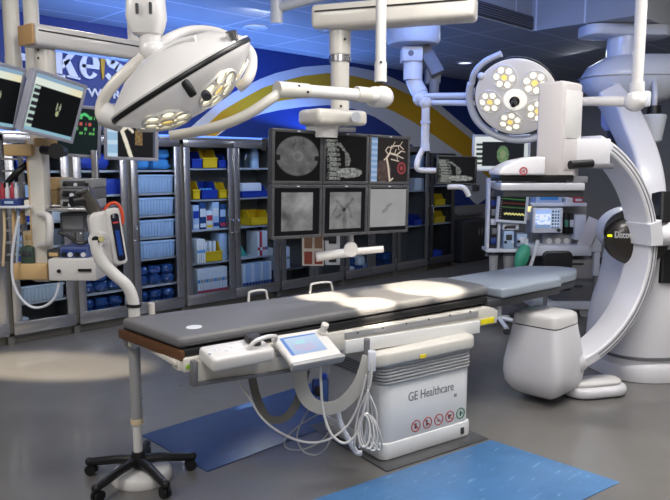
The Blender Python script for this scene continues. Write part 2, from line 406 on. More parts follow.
XA = [1.75, 2.42, 3.10, 3.755, 4.44, 5.94, 7.2, 8.4, 9.25, 10.0]
SHL = [1.763, 1.383, 1.011, .598, .181]
SHB = [1.743, 1.479, 1.224, .968, .722, .404]
cabinet(XA[0], XA[1], 1, SHB, 'steel glass-door cabinet at the far left edge of the wall of cabinets')
cabinet(XA[1], XA[2], 1, SHB, 'steel glass-door cabinet behind the equipment tower at the left')
cabinet(XA[2], XA[3], 1, SHB, 'steel glass-door cabinet behind the contrast injector')
cabinet(XA[3], XA[4], 1, SHB, 'steel glass-door cabinet filled with pale blue storage bins')
cabinet(XA[4], XA[5], 2, SHL, 'double-door steel cabinet with yellow and blue open bins, left of the monitor bank')
cabinet(XA[5], XA[6], 2, [1.763, 1.383, .84], 'double-door steel cabinet behind the left half of the monitor bank')
cabinet(XA[6], XA[7], 2, [1.763, 1.383, .80], 'double-door steel cabinet behind the right half of the monitor bank')
cabinet(XA[7], XA[8], 1, [1.763, 1.383, .80], 'steel cabinet just right of the monitor bank')
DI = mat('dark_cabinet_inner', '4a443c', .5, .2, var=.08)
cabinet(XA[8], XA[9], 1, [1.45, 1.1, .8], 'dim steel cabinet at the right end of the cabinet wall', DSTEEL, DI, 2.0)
ORD = ['first', 'second', 'third', 'fourth', 'fifth', 'sixth', 'seventh', 'eighth', 'ninth', 'tenth', 'eleventh', 'twelfth', 'thirteenth', 'fourteenth', 'fifteenth', 'sixteenth', 'seventeenth', 'eighteenth']
def stack_bin(w, d, h, m_, name='open_bin'):
    mb = MB(); t = .006
    mb.box((0, 0, t/2), (w, d, t)); mb.box((0, d/2-t/2, h/2), (w, t, h)); mb.box((0, -d/2+t/2, h*.27), (w, t, h*.54))
    for sx in (-1, 1):
        x = sx*(w/2-t/2)
        poly = [(-d/2, 0), (d/2, 0), (d/2, h), (-d/2+d*.28, h), (-d/2+d*.12, h*.54), (-d/2, h*.54)]
        t2 = bmesh.new(); A = [t2.verts.new((x-t/2, y, z)) for y, z in poly]; B = [t2.verts.new((x+t/2, y, z)) for y, z in poly]
        t2.faces.new(A); t2.faces.new(B[::-1])
        for k in range(len(poly)): t2.faces.new((A[k], B[k], B[(k+1) % len(poly)], A[(k+1) % len(poly)]))
        bmesh.ops.recalc_face_normals(t2, faces=t2.faces); mb._add(t2)
    mb.box((0, -d/2-.004, h*.5), (w+.004, .012, h*.1), r=.003)
    return mb
def put(mb, name, m_, loc, label, cat, group=None, rz=0):
    o = mb.build(name, m_); place(o, Matrix.Translation(loc) @ Matrix.Rotation(rz, 4, 'Z')); return tag(o, label, cat, group)
def pxX(px): return at(px, 200, y=FY+.06).x
GB = 'open plastic bins in the glass cabinets'
TOPC = 'the top shelf left of the monitor bank'; SEC = 'the second shelf left of the monitor bank'
for (a, b, z, h, m_, lab) in [(192, 203, SHL[0], .20, BLUEBIN, 'blue open bin at the left of '+TOPC), (203, 218, SHL[0], .23, YELBIN, 'yellow open bin in the middle of '+TOPC), (218.5, 227, SHL[0], .17, BLUEBIN, 'blue open bin at the right end of '+TOPC),
                              (192, 200, SHL[1], .22, YELBIN, 'yellow open bin at the left of '+SEC), (201, 217.5, SHL[1], .21, BLUEBIN, 'blue open bin of packs, middle of '+SEC), (218.5, 227, SHL[1], .20, YELBIN, 'yellow open bin at the right end of '+SEC),
                              (199, 221, SHL[3], .24, YELBIN, 'large yellow open bin holding papers, low in the cabinet left of the monitor bank')]:
    X0, X1 = pxX(a), pxX(b)
    put(stack_bin(X1-X0-.008, .3, h, m_), 'open_bin', m_, ((X0+X1)/2, FY+.20, z), lab, 'bin', GB)
PAPER = mat('paper_white', 'd8dce2', .6, var=.05); PALEB = mat('pale_blue_plastic', 'a9bfdc', .4, var=.06, scale=10); BLUEPK = mat('blue_wrap_film', '24447a', .16, var=.75, scale=16, coat=.6, bump=.9); MIDB = mat('sky_blue_linen', '3f88c8', .6, var=.2, scale=9)
REDM = mat('red_print', 'b03044', .5); NAVY = mat('navy_band', '223a7c', .5); TEAL = mat('teal_board', '3b8f86', .5)
# papers standing in the big yellow bin
for k in range(4):
    mb = MB(); mb.box((0, 0, .11), (.03, .18, .26), r=.003)
    put(mb, 'paper_pack', PAPER, (pxX(203+k*4.4), FY+.2, SHL[3]+.008), ORD[k]+' white paper pack from the left standing in the large yellow bin', 'paper', 'paper packs in the large yellow bin')
    mb = MB(); mb.box((0, 0, .06), (.045, .14, .12), r=.01)
    put(mb, 'clear_pack', MIDB, (pxX(203.5+k*3.6), FY+.2, SHL[1]+.008), ORD[k]+' blue pack from the left in the blue bin on the second shelf', 'pack', 'packs in the blue bin')
# storage bins of the pale blue column
SB = {}
def storage_bin(w, h, loc, label, grp='pale blue storage bins', m_=PALEB):
    key = (round(w, 2), round(h, 2), m_.name)
    if key not in SB:
        mb = MB(); d = .36
        mb.box((0, 0, h/2), (w-.02, d-.02, h), taper=(1.03, 1.03), r=.012); mb.box((0, 0, h-.012), (w+.008, d+.01, .024), r=.006)
        n = int(w/.04)
        for k in range(n): mb.box((-w/2+.04+k*(w-.08)/(n-1), -d/2-.001, h*.47), (.010, .012, h*.82), r=.003)
        SB[key] = put(mb, 'storage_bin', m_, loc, label, 'bin', grp); return SB[key]
    return copy_tree(SB[key], Matrix.Translation(loc), label)
xb = (XA[3]+XA[4])/2-.005; N4 = ['topmost', 'second from the top', 'third from the top', 'lowest']
for k in range(4): storage_bin(.5, .20 if k else .21, (xb+.01, FY+.22, SHB[k+1]), 'pale blue ribbed storage bin, %s of four in the bin cabinet' % N4[k])
storage_bin(.46, .17, ((XA[1]+XA[2])/2, FY+.22, .404), 'white ribbed storage bin low in the cabinet behind the equipment tower', 'white storage bins', mat('white_bin', 'b8c0c8', .4))
mb = MB(); mb.box((0, 0, .06), (.13, .12, .12), r=.012); put(mb, 'small_carton', PAPER, (pxX(18), FY+.18, .115), 'small white carton on the floor of the cabinet at the lower left', 'carton')
def soft_pack(w, h, d=.3):
    t = bmesh.new(); bmesh.ops.create_cube(t, size=1.0); bmesh.ops.subdivide_edges(t, edges=list(t.edges), cuts=5, use_grid_fill=True)
    sd = random.random()*9
    for v in t.verts:
        q = v.co*2; k = (1-.22*(q.x**4+q.y**4+q.z**4)/2); n_ = noise.noise(v.co*4+Vector((sd, 0, 0)))*.13
        v.co = Vector((v.co.x*w*(k+n_), v.co.y*d*(k+n_), v.co.z*h*(k+n_)))
    mn = min(v.co.z for v in t.verts)
    for v in t.verts: v.co.z -= mn
    mb = MB(); mb._add(t); return mb
# folded blue linen on the top shelf of the bin cabinet
for k in range(2):
    for j in range(2):
        put(soft_pack(.27, .14), 'folded_linen', MIDB, (xb-.13+.27*k, FY+.22, SHB[0]+j*.118), 'folded sky blue linen, %s %s on the top shelf of the bin cabinet' % (['lower', 'upper'][j], ['left', 'right'][k]), 'linen', 'folded blue linens')
def wraps(X0, X1, z, n, where, m_=BLUEPK, rows=2):
    w = (X1-X0)/n; i = 0
    for j in range(rows):
        for k in range(n):
            put(soft_pack(w*1.0, .13), 'wrapped_pack', m_, (X0+w*(k+.5), FY+.2+.0*j, z+j*.105), 'blue wrapped pack, %s from left, %s layer %s' % (ORD[k], ['bottom', 'top'][j], where), 'pack', 'blue film-wrapped packs '+where)
wraps(XA[3]+.08, XA[4]-.08, .404, 3, 'on the bin cabinet shelf'); wraps(XA[3]+.08, XA[4]-.08, .115, 3, 'on the bin cabinet floor')
wraps(XA[2]+.08, XA[3]-.08, .404, 3, 'on the shelf behind the injector'); wraps(XA[2]+.08, XA[3]-.08, .115, 3, 'on the cabinet floor behind the injector')
# cartons in the cabinet behind the injector / tower
for (bx, nm) in ((2, 'behind the injector'), (1, 'behind the equipment tower')):
    for r, z in enumerate((1.479, 1.224, .968, .722)):
        for k in range(2):
            mb = MB(); hgt = .12+.05*((r+k) % 2); mb.box((0, 0, hgt/2), (.2, .25, hgt), r=.006)
            put(mb, 'carton', [PAPER, PALEB, MIDG, BLUEBIN][(r*2+k+bx) % 4], (XA[bx]+.21+k*.3, FY+.2, z), '%s carton on the %s shelf from the top in the cabinet %s' % (['left', 'right'][k], ORD[r+1], nm), 'carton', 'cartons in the cabinet '+nm)
    put(soft_pack(.4, .2), 'folded_linen', BLUEBIN, ((XA[bx]+XA[bx+1])/2, FY+.22, 1.743), 'dark blue folded linen on the top shelf of the cabinet '+nm, 'linen')
# third shelf: blue-white cartons
cxs = [193, 200, 206.5, 213, 220]; 
for k, px in enumerate(cxs):
    X0 = pxX(px); w = pxX(cxs[k]+6.2)-X0; hgt = [.30, .33, .22, .33, .30][k]
    o = thing('printed_carton', '%s blue and white carton from the left on the third cabinet shelf' % ORD[k], 'carton', (X0+w/2, FY+.18, SHL[2]), 'blue and white printed cartons')
    mb = MB(); mb.box((0, 0, hgt/2), (w, .22, hgt), r=.004); mb.build('box_body', [PALEB, BLUEPK, PAPER, PALEB, BLUEPK][k], o)
    mb = MB(); mb.box((0, -.1105, hgt*.62), (w*.9, .003, hgt*.3)); mb.build('label_panel', [BLUEBIN, PAPER, REDM, PAPER, PALEB][k], o)
    mb = MB(); mb.box((0, -.1105, hgt*.15), (w*.9, .003, hgt*.14)); mb.build('label_panel', [PAPER, PAPER, YELBIN, NAVY, REDM][k], o)
# binders
def binder(w, h, col, band, loc, label, grp, bh=.5, b2=None):
    key = ('b', round(w, 3), round(h, 2), col.name, band.name, b2.name if b2 else '')
    if key in SB: return copy_tree(SB[key], Matrix.Translation(loc), label)
    o = thing('binder', label, 'binder', Matrix.Translation(loc), grp)
    mb = MB(); mb.box((0, 0, h/2), (w-.004, .24, h), r=.005); mb.build('spine', col, o)
    mb = MB(); mb.box((0, -.121, h*bh), (w*.8, .003, h*.12)); mb.build('spine_label', band, o)
    if b2: mb = MB(); mb.box((0, -.121, h*.14), (w*.85, .003, h*.14)); mb.build('spine_label', b2, o)
    SB[key] = o; return o
G1 = 'white binders on the bottom shelf left of the monitor bank'
for k in range(11):
    X0 = pxX(194.5); w = (pxX(225)-X0)/11
    binder(w, .34, PAPER, GREYP if k % 3 else MIDB, (X0+w*(k+.5), FY+.16, SHL[4]), '%s white binder from the left on the bottom shelf beneath the yellow bin' % ORD[k], G1, .55, REDM)
for k in range(4):
    X0 = pxX(193); binder(.03, .30, PAPER, MIDB, (X0+.016+k*.031, FY+.12, SHL[3]), '%s white binder beside the large yellow bin' % ORD[k], 'white binders beside the large yellow bin', .5)
mb = MB(); mb.box((0, 0, .17), (.12, .2, .34), r=.004); put(mb, 'carton', PALEB, (pxX(224.6), FY+.2, SHL[3]), 'tall pale blue carton right of the large yellow bin', 'carton')
# right door of the yellow-bin cabinet
JAR = mat('dark_glass_jar', '2c333c', .12, var=.1, coat=.6)
for k, px in enumerate((244, 252.5, 261)):
    mb = MB(); mb.lathe([(0, 0), (.06, 0), (.065, .02), (.065, .20), (.05, .225), (.05, .25), (0, .25)], n=20)
    put(mb, 'glass_jar', JAR if k < 2 else PALEB, (pxX(px), FY+.2, SHL[0]), ['left dark glass jar on the top shelf beside the monitor bank', 'middle dark glass jar on the top shelf beside the monitor bank', 'pale blue jar on the top shelf beside the monitor bank'][k], 'jar')
X0, X1 = pxX(241), pxX(267)
put(stack_bin(X1-X0, .3, .15, BLUEBIN), 'open_bin', BLUEBIN, ((X0+X1)/2, FY+.2, SHL[1]), 'wide low blue bin holding a white pack, second shelf beside the monitor bank', 'bin', GB)
mb = MB(); mb.box((0, 0, .09), (X1-X0-.1, .2, .17), r=.02); put(mb, 'white_pack', PAPER, ((X0+X1)/2, FY+.2, SHL[1]+.008), 'white pack in the wide low blue bin', 'pack')
X0, X1 = pxX(250), pxX(269); put(stack_bin(X1-X0, .3, .19, YELBIN), 'open_bin', YELBIN, ((X0+X1)/2, FY+.2, SHL[2]), 'yellow open bin on the third shelf, right door beside the monitor bank', 'bin', GB)
for k in range(4):
    binder(.042, .33, [PAPER, REDM, PAPER, PAPER][k], [REDM, PAPER, REDM, NAVY][k], (pxX(257)+k*.044, FY+.16, SHL[3]), '%s red and white binder from the left below the yellow bin beside the monitor bank' % ORD[k], 'red and white binders', .3)
mb = MB(); mb.prism([(0, 0), (.2, 0), (0, .28)], 0, .02); put(mb, 'card_panel', TEAL, (pxX(241), FY+.2, SHL[3]), 'teal triangular card leaning below the yellow bin', 'card')
for k in range(10):
    X0 = pxX(240.5); w = (pxX(270)-X0)/10
    binder(w, .33, PALEB if k % 3 else PAPER, NAVY, (X0+w*(k+.5), FY+.16, SHL[4]), '%s pale blue binder from the left on the bottom shelf beside the bank' % ORD[k], 'blue and white binders', .2)
# behind the monitor bank
for k in range(8):
    binder(.048, .30, PAPER, GREYP, (pxX(273)+k*.05, FY+.16, .84), '%s white folder from the left on the shelf below the monitor bank' % ORD[k], 'white folders below the monitor bank', .25)
for k in range(3):
    binder(.07, .28, MIDB, PAPER, (pxX(290)+k*.075, FY+.16, .84), '%s blue folder right of the white folders below the monitor bank' % ORD[k], 'blue folders below the monitor bank', .5)
for k in range(4):
    binder(.07, .30, PAPER, GREYP, (pxX(274)+k*.075, FY+.16, .38), '%s pale binder from the left low down below the monitor bank' % ORD[k], 'pale low binders', .5)
mb = MB(); mb.box(((XA[5]+XA[5]+.6)/2+.03, FY+.24, .36), (.55, .36, .02)); tag(mb.build('riser_board', STEEL), 'steel riser board carrying the pale low binders below the monitor bank', 'board')
mb = MB()
for sx in (XA[5]+.08, XA[5]+.58): mb.box((sx, FY+.24, .235), (.02, .34, .23))
q = mb.build('riser_support', STEEL)
q.parent = bpy.data.objects['riser_board']
for k in range(6):
    binder(.05, .31, [PALEB, MIDB, PAPER][k % 3], GREYP, (pxX(338)+k*.055, FY+.16, .84), '%s pale folder from the left behind the hanging handle' % ORD[k], 'pale folders behind the handle', .5)
for k, (px, m_, lab) in enumerate([(372, YELBIN, 'yellow open bin below the right monitors of the bank'), (386, BLUEBIN, 'blue open bin right of the yellow bin below the monitor bank'), (404, BLUEBIN, 'blue open bin below the right edge of the monitor bank'), (418, BLUEBIN, 'blue open bin just right of the monitor bank')]):
    put(stack_bin(.22, .3, .17, m_), 'open_bin', m_, (pxX(px), FY+.2, .80), lab, 'bin', GB)
for k, px in enumerate((366, 378, 391, 405, 419)):
    put(soft_pack(.2, .17), 'wrapped_pack', [PAPER, BLUEPK, PALEB, BLUEPK, PAPER][k], (XA[6]+.22+k*.2+(.3 if k > 2 else .0), FY+.2, .115), '%s film-wrapped pack from the left on the cabinet floor behind the table middle' % ORD[k], 'pack', 'wrapped packs behind the table middle')
for k in range(3):
    put(soft_pack(.2, .17), 'wrapped_pack', [BLUEPK, PAPER, BLUEPK][k], (XA[6]+.24+k*.22+(.4 if k > 1 else 0), FY+.2, .25), '%s upper film-wrapped pack from the left behind the table middle' % ORD[k], 'pack', 'wrapped packs behind the table middle')
for k, (z, m_) in enumerate([(1.45, MIDG), (1.1, YELBIN), (.8, YELBIN)]):
    put(stack_bin(.3, .3, .2, m_), 'open_bin', m_, ((XA[8]+XA[9])/2, FY+.2, z), '%s open bin in the dim cabinet at the right end' % ['grey upper', 'yellow middle', 'yellow lower'][k], 'bin', GB)
for k in range(3):
    mb = MB(); mb.box((0, 0, .1), (.25, .25, .2), r=.01); put(mb, 'carton', [PALEB, PAPER, BLUEBIN][k], (pxX(420+k*.0), FY+.2, 1.763 if k == 0 else (1.383 if k == 1 else .115)) if k < 2 else ((XA[8]+XA[9])/2, FY+.2, .115), ['pale blue carton on the top shelf right of the monitor bank', 'white carton on the second shelf right of the monitor bank', 'blue carton on the floor of the dim cabinet at the right end'][k], 'carton')
# cove light along the cabinet tops
COVE = mat('blue_tube', '6f9cff', .4, var=.01, emit=.8)
o = thing('cove_light', 'blue light tube lying on the cabinet tops along the wall', 'light', (5.4, 7.3, 2.1))
mb = MB(); mb.box((5.4, 7.3, 2.12), (6.4, .08, .04), r=.006); mb.build('channel', STEEL, o, world=True)
mb = MB(); mb.cyl((2.3, 7.3, 2.15), (8.5, 7.3, 2.15), .014, n=10); mb.build('tube', COVE, o, world=True)
# far end of the back wall
o = thing('wall_handrail', 'grey handrail on the back wall past the cabinets', 'handrail', (10.7, WY-.05, 1.0))
a = at(456, 224, y=WY-.06); b = at(481, 219, y=WY-.06); a.z = b.z = .86
mb = MB(); mb.tube([a, b], .03, n=10); mb.build('rail', MIDG, o, world=True)
mb = MB()
for k in (.2, .8): p = a.lerp(b, k); mb.cyl(p, (p.x, WY-.012, p.z), .015)
mb.build('bracket', STEEL, o, world=True)
o = thing('wall_socket_box', 'small grey control box on the back wall beneath the white monitor', 'wall box', at(476, 188, y=WY-.02))
mb = MB(); p = at(476, 188, y=WY-.03); mb.box(p, (.2, .04, .12), r=.008); mb.build('box', MIDG, o, world=True)
mb = MB(); mb.box(p+Vector((.03, -.022, 0)), (.05, .008, .05), r=.003); mb.build('knob', DARKG, o, world=True)
o = thing('low_cupboard', 'low dark two-door cupboard at the end of the back wall', 'cupboard', (10.75, 7.25, 0))
X0, X1 = at(462, 260, y=7.1).x, at(492, 260, y=7.1).x
mb = MB(); mb.box(((X0+X1)/2, 7.28, .41), (X1-X0, .4, .74), r=.006); mb.box(((X0+X1)/2, 7.3, .02), (X1-X0-.04, .34, .04)); mb.build('carcass', DARKG, o, world=True)
for k in range(2):
    mb = MB(); w = (X1-X0)/2; mb.box((X0+w*(k+.5), 7.075, .41), (w-.03, .018, .68), r=.004); d_ = mb.build('door', mat('cupboard_door_dark', '2c2b2b', .5), o, world=True)
    mb = MB(); mb.cyl((X0+w+(k-.5)*.1, 7.05, .5), (X0+w+(k-.5)*.1, 7.05, .62), .008); mb.build('handle', STEEL, d_, world=True)
o = thing('wall_alarm_box', 'small dark red box on the grey side wall', 'alarm', at(614, 212, x=WX-.03))  # small red alarm box fixed to the side wall
mb = MB(); p = at(614, 212, x=WX-.03); mb.box(p, (.05, .1, .14), r=.008); mb.build('housing', mat('dark_red', '5c1a1e', .4), o, world=True)
mb = MB(); mb.cyl(p+Vector((-.025, 0, .02)), p+Vector((-.035, 0, .02)), .025); mb.build('button', REDM, o, world=True)
# ================================================================== patient table
TA = math.radians(-8.5); MT = Matrix.Translation((1.80, 2.95, 0)) @ Matrix.Rotation(TA, 4, 'Z')
MP = Matrix.Translation((2.995, 2.58, 0)) @ Matrix.Rotation(math.radians(-10.5), 4, 'Z')
MTi = MT.inverted(); MPi = MP.inverted()
def tpt(px, py, ty):
    p = MTi @ plane_at(px, py, MT @ Vector((0, ty, 0)), (MT.to_3x3() @ Vector((0, 1, 0)))); return (p.x, p.z)
def ppt(px, py, y=0):
    p = MPi @ plane_at(px, py, MP @ Vector((0, y, 0)), (MP.to_3x3() @ Vector((0, 1, 0)))); return (p.x, p.z)
def rrect(x0, y0, x1, y1, r, n=5):
    P_ = []
    for cx, cy, a0 in ((x1-r, y1-r, 0), (x0+r, y1-r, 90), (x0+r, y0+r, 180), (x1-r, y0+r, 270)):
        for k in range(n+1): a = math.radians(a0+90*k/n); P_.append((cx+r*math.cos(a), cy+r*math.sin(a)))
    return P_
PEDW = mat('pedestal_white', 'e2e2e2', .4, var=.02, coat=.15)
tb = thing('operating_table', 'long white imaging table with a dark tabletop on a boxy white pedestal', 'operating table', MP)
mb = MB(); mb.slab([(-.06, -.108), (.80, -.108), (.80, .75), (-.06, .75)], 0, .008, MP, .003); mb.build('floor_plate', mat('dark_floor_plate', '6a6a6c', .3, .7, var=.1), tb, world=True)
mb = MB(); mb.slab(rrect(-.01, -.005, .752, .66, .05), .008, .115, MP, .015); mb.build('plinth', PEDW, tb, world=True)
mb = MB(); mb.slab(rrect(-.0, .005, .742, .64, .06), .105, .485, MP, .012); body = mb.build('pedestal_body', PEDW, tb, world=True)
BEL = mat('bellows_grey', 'a6a6a8', .5, var=.04); BEL2 = mat('bellows_dark_fold', '6c6c70', .6, var=.04)
mb = MB()
for k in range(6):
    z = .487+k*.021; g = -.028*(k/5)
    mb.slab(rrect(g-.012, -.01, .745, .65, .06), z, z+.015, MP, .006)
    mb.slab(rrect(g, .004, .735, .64, .06), z+.012, z+.023, MP)
mb.build('bellows', BEL, tb, world=True)
mb = MB(); mb.slab(rrect(-.085, -.03, .765, .68, .07), .608, .695, MP, .02, 3); mb.build('carriage', CREAM, tb, world=True)
mb = MB(); mb.box((.28, -.032, .632), (.05, .006, .022), M=MP); mb.build('yellow_tag', mat('yellow_tag', 'e6cf30', .5), tb, world=True)
# deck and side rails along the table
x0, _ = tpt(350, 345, .05); x1, _ = tpt(479, 326, .05)
mb = MB(); dy = -.145; mb.prism([tpt(346, 341, dy), tpt(346, 354, dy), tpt(480, 333, dy), tpt(480, 321, dy)], dy, .5, MT, .004); mb.build('deck', PEDW, tb, world=True)
ty = -.13
mb = MB(); mb.prism([tpt(184, 359, ty), tpt(184, 373, ty), tpt(340, 351, ty), tpt(478, 327, ty), tpt(497, 323, ty), tpt(498, 310, ty), tpt(490, 307, ty), tpt(340, 332, ty)], ty, ty+.1, MT, .006); mb.build('side_rail', CREAM, tb, world=True)
mb = MB(); a = tpt(345, 333, ty-.004); b = tpt(478, 311, ty-.004); mb.prism([a, (a[0], a[1]-.034), (b[0], b[1]-.034), b], ty-.008, ty+.01, MT); mb.build('rail_track', GREYP, tb, world=True)
for k in range(6): mb = MB(); q = (a[0]+(b[0]-a[0])*(.08+.17*k), a[1]-.011); mb.cyl((q[0], ty-.010, q[1]), (q[0], ty-.004, q[1]), .006, n=10, M=MT); mb.build('track_screw', DARKG, tb, world=True)
mb = MB(); mb.prism([tpt(481, 320, ty-.004), tpt(481, 325, ty-.004), tpt(494, 322.5, ty-.004), tpt(494, 317, ty-.004)], ty-.006, ty+.01, MT); mb.build('yellow_label', mat('yellow_label', 'f0de1c', .5), tb, world=True)
mb = MB(); mb.box((1.1, .53, .835), (2.2, .05, .05), M=MT, r=.006); mb.build('side_rail', CREAM, tb, world=True)
mb = MB(); mb.box((-.03, .47, .822), (.10, .08, .04), M=MT, r=.006); mb.box((.0, .2, .828), (.09, .6, .026), M=MT, r=.006); mb.box((.02, -.07, .815), (.10, .08, .05), M=MT, r=.006); mb.build('end_bracket', CREAM, tb, world=True)
mb = MB(); g = tpt(188, 367, -.131); mb.cyl((g[0], -.128, g[1]), (g[0], -.133, g[1]), .012, n=14, M=MT); mb.build('green_dot', mat('green_dot', '9ccc3c', .5), tb, world=True)
BOARDM = mat('carbon_black_board', '17171a', .45, var=.1); BROWN = mat('laminate_brown_edge', '5e3d24', .5, var=.15, scale=8)
mb = MB(); mb.slab([(.0, -.115), (2.25, -.10), (2.36, .05), (2.36, .45), (2.3, .5), (-.085, .515)], .856, .896, MT, .008); mb.build('tabletop_board', BOARDM, tb, world=True)
mb = MB(); mb.slab([(-.018, -.115), (.004, -.118), (-.085, .53), (-.107, .53)], .838, .890, MT, .004); mb.build('end_board', BROWN, tb, world=True)
EXT = [(2.25, -.12), (3.12, -.08), (3.16, -.02), (3.47, .03), (3.66, .155), (3.64, .31), (3.41, .52), (2.25, .46)]
mb = MB(); mb.slab([(x-.01, y+.01) if y < .2 else (x-.01, y-.015) for x, y in EXT], .815, .868, MT, .006); mb.build('extension_board', DARKG, tb, world=True)
mb = MB(); mb.box((2.2, .2, .81), (.7, .3, .08), M=MT, r=.01); mb.build('extension_beam', MIDG, tb, world=True)
# lettering and the round pictograms on the front
x_, z_ = ppt(407, 403.5); LG = mat('grey_lettering', '6a6a70', .5)
text('lettering', 'GE Healthcare', .082, MP @ Matrix.Translation((.195, .0055, .348)), LG, tb, .002, 0, .80)
mb = MB(); mb.box((.60, .004, .31), (.022, .004, .02), M=MP); mb.build('small_mark', GREYP, tb, world=True)
RED = mat('sign_red', 'b8403c', .5); GREEN = mat('sign_green', '2c7a4a', .5); BRN = mat('sign_figure_brown', '5a3a34', .5)
for k in range(5):
    cx = .262+.097*k; cz = .172+.012*k*0+.004; c_ = RED if k < 4 else GREEN
    mb = MB(); mb.lathe([(.032, 0), (.038, 0), (.038, .003), (.032, .003), (.032, 0)], MP @ Matrix.Translation((cx, .0055, cz)) @ Matrix.Rotation(PI/2, 4, 'X'), 28)
    if k < 4: mb.box((cx, .004, cz), (.056, .003, .005), M=MP @ Matrix.Translation((cx, 0, cz)) @ Matrix.Rotation(PI/4, 4, 'Y') @ Matrix.Translation((-cx, 0, -cz)))
    pg = mb.build('prohibition_sign' if k < 4 else 'permission_sign', c_, tb, world=True)
    mb = MB(); y = .0045
    if k == 0: mb.box((cx, y, cz-.006), (.02, .002, .02), M=MP); mb.cyl((cx, y+.001, cz+.013), (cx, y-.001, cz+.013), .007, n=10, M=MP)
    elif k == 1: mb.box((cx-.004, y, cz-.004), (.012, .002, .03), M=MP); mb.box((cx+.01, y, cz-.008), (.014, .002, .008), M=MP); mb.cyl((cx-.004, y+.001, cz+.017), (cx-.004, y-.001, cz+.017), .006, n=10, M=MP)
    elif k == 2: mb.box((cx, y, cz-.009), (.024, .002, .006), M=MP)
    elif k == 3: mb.box((cx, y, cz+.006), (.03, .002, .012), M=MP); mb.box((cx-.006, y, cz-.008), (.012, .002, .016), M=MP)
    else: mb.box((cx, y, cz), (.012, .002, .034), M=MP); mb.box((cx+.006, y, cz), (.026, .002, .01), M=MP)
    mb.build('pictogram', BRN if k < 4 else GREEN, pg, world=True)
mb = MB(); mb.box((.66, -.007, .058), (.03, .01, .045), M=MP, r=.004); mb.build('catch', DARKG, tb, world=True)
# mattress and head pad
MATT = mat('grey_mattress_vinyl', '6a6a6c', .5, var=.05, scale=5, bump=.05); PADM = mat('pale_blue_grey_pad', '98a2ae', .5, var=.04)
def cushion(poly, z0, z1, M, r=.03, name='mattress', seg=4):
    t = bmesh.new(); n = len(poly)
    A = [t.verts.new((x, y, z0)) for x, y in poly]; B = [t.verts.new((x, y, z1)) for x, y in poly]
    t.faces.new(A[::-1]); tp = t.faces.new(B)
    for k in range(n): t.faces.new((A[k], A[(k+1) % n], B[(k+1) % n], B[k]))
    bmesh.ops.recalc_face_normals(t, faces=t.faces)
    bmesh.ops.bevel(t, geom=[e for e in t.edges if abs(e.verts[0].co.z-e.verts[1].co.z) < 1e-4], offset=r, segments=seg, profile=.6, affect='EDGES')
    mb = MB(); mb._add(t, M); return mb
def corner_round(poly, rs, n=4):
    out = []
    for i, p in enumerate(poly):
        a = Vector(poly[i-1]); b = Vector(p); c = Vector(poly[(i+1) % len(poly)]); r = rs[i]
        p0 = b+(a-b).normalized()*r; p1 = b+(c-b).normalized()*r
        for k in range(n+1): u = k/n; q = p0*(1-u)**2+b*2*u*(1-u)+p1*u*u; out.append((q.x, q.y))
    return out
mt = thing('mattress', 'long dark grey vinyl mattress lying on the imaging table', 'mattress', MT @ Matrix.Translation((1.15, .2, .896)))
mb = cushion(corner_round([(-.02, -.105), (2.3, -.075), (2.36, .05), (2.36, .46), (-.10, .505)], [.04, .06, .05, .12, .04]), .897, .957, MT); mb.build('cushion', MATT, mt, world=True)
p = at(194, 327, z=.958); mb = MB(); mb.lathe([(.0, 0), (.04, 0), (.038, .004), (0, .005)], Matrix.Translation((p.x, p.y, .956)) @ Matrix.Scale(1.1, 4, (1, 0, 0)), 24); mb.build('white_disc_mark', PAPER, mt, world=True)
mb = MB(); mb.tube([MT @ Vector((.02, -.107, .912)), MT @ Vector((1.2, -.092, .912)), MT @ Vector((2.2, -.078, .912))], .004, sub=2); mb.build('piping', DARKG, mt, world=True)
pd = thing('head_pad', 'pale blue grey pad on the far end extension of the imaging table', 'pad', MT @ Matrix.Translation((2.9, .2, .87)))
mb = cushion(corner_round([(max(x, 2.375), y) for x, y in EXT], [.02, .02, .02, .06, .06, .06, .06, .02]), .870, .94, MT, .02); mb.build('cushion', PADM, pd, world=True)
# hoops and peg on the far edge of the table
for (a, b, c, d, lab) in [((309, 300), (311, 284), (331, 282), (335, 296), 'larger white wire hoop standing at the far edge of the table'), ((248, 305), (249, 292), (266, 290), (270, 302), 'smaller white wire hoop at the far edge, left of the larger hoop')]:
    o = thing('side_rail_hoop', lab, 'rail hoop', MT)
    P_ = [plane_at(*q, MT @ Vector((0, .575, 0)), MT.to_3x3() @ Vector((0, 1, 0))) for q in (a, b, c, d)]
    P_[0].z = P_[3].z = .835
    mb = MB(); mb.tube([P_[0], P_[0].lerp(P_[1], .85), P_[1].lerp(P_[2], .12), P_[1].lerp(P_[2], .88), P_[2].lerp(P_[3], .2), P_[3]], .008, sub=4); mb.build('wire', WHITE, o, world=True)
    mb = MB(); mb.box(((P_[0]+P_[3])/2), ((P_[3]-P_[0]).length+.04, .03, .03), rz=TA, r=.006) ; mb.build('clamp', CREAM, o, world=True)
p = plane_at(151.5, 308, MT @ Vector((0, .575, 0)), MT.to_3x3() @ Vector((0, 1, 0)))
mb = MB(); mb.cyl((p.x, p.y, .83), (p.x, p.y, p.z+.03), .022, .018, 14); tag(mb.build('rail_peg', CREAM), 'cream peg standing at the far edge near the injector arm', 'peg')
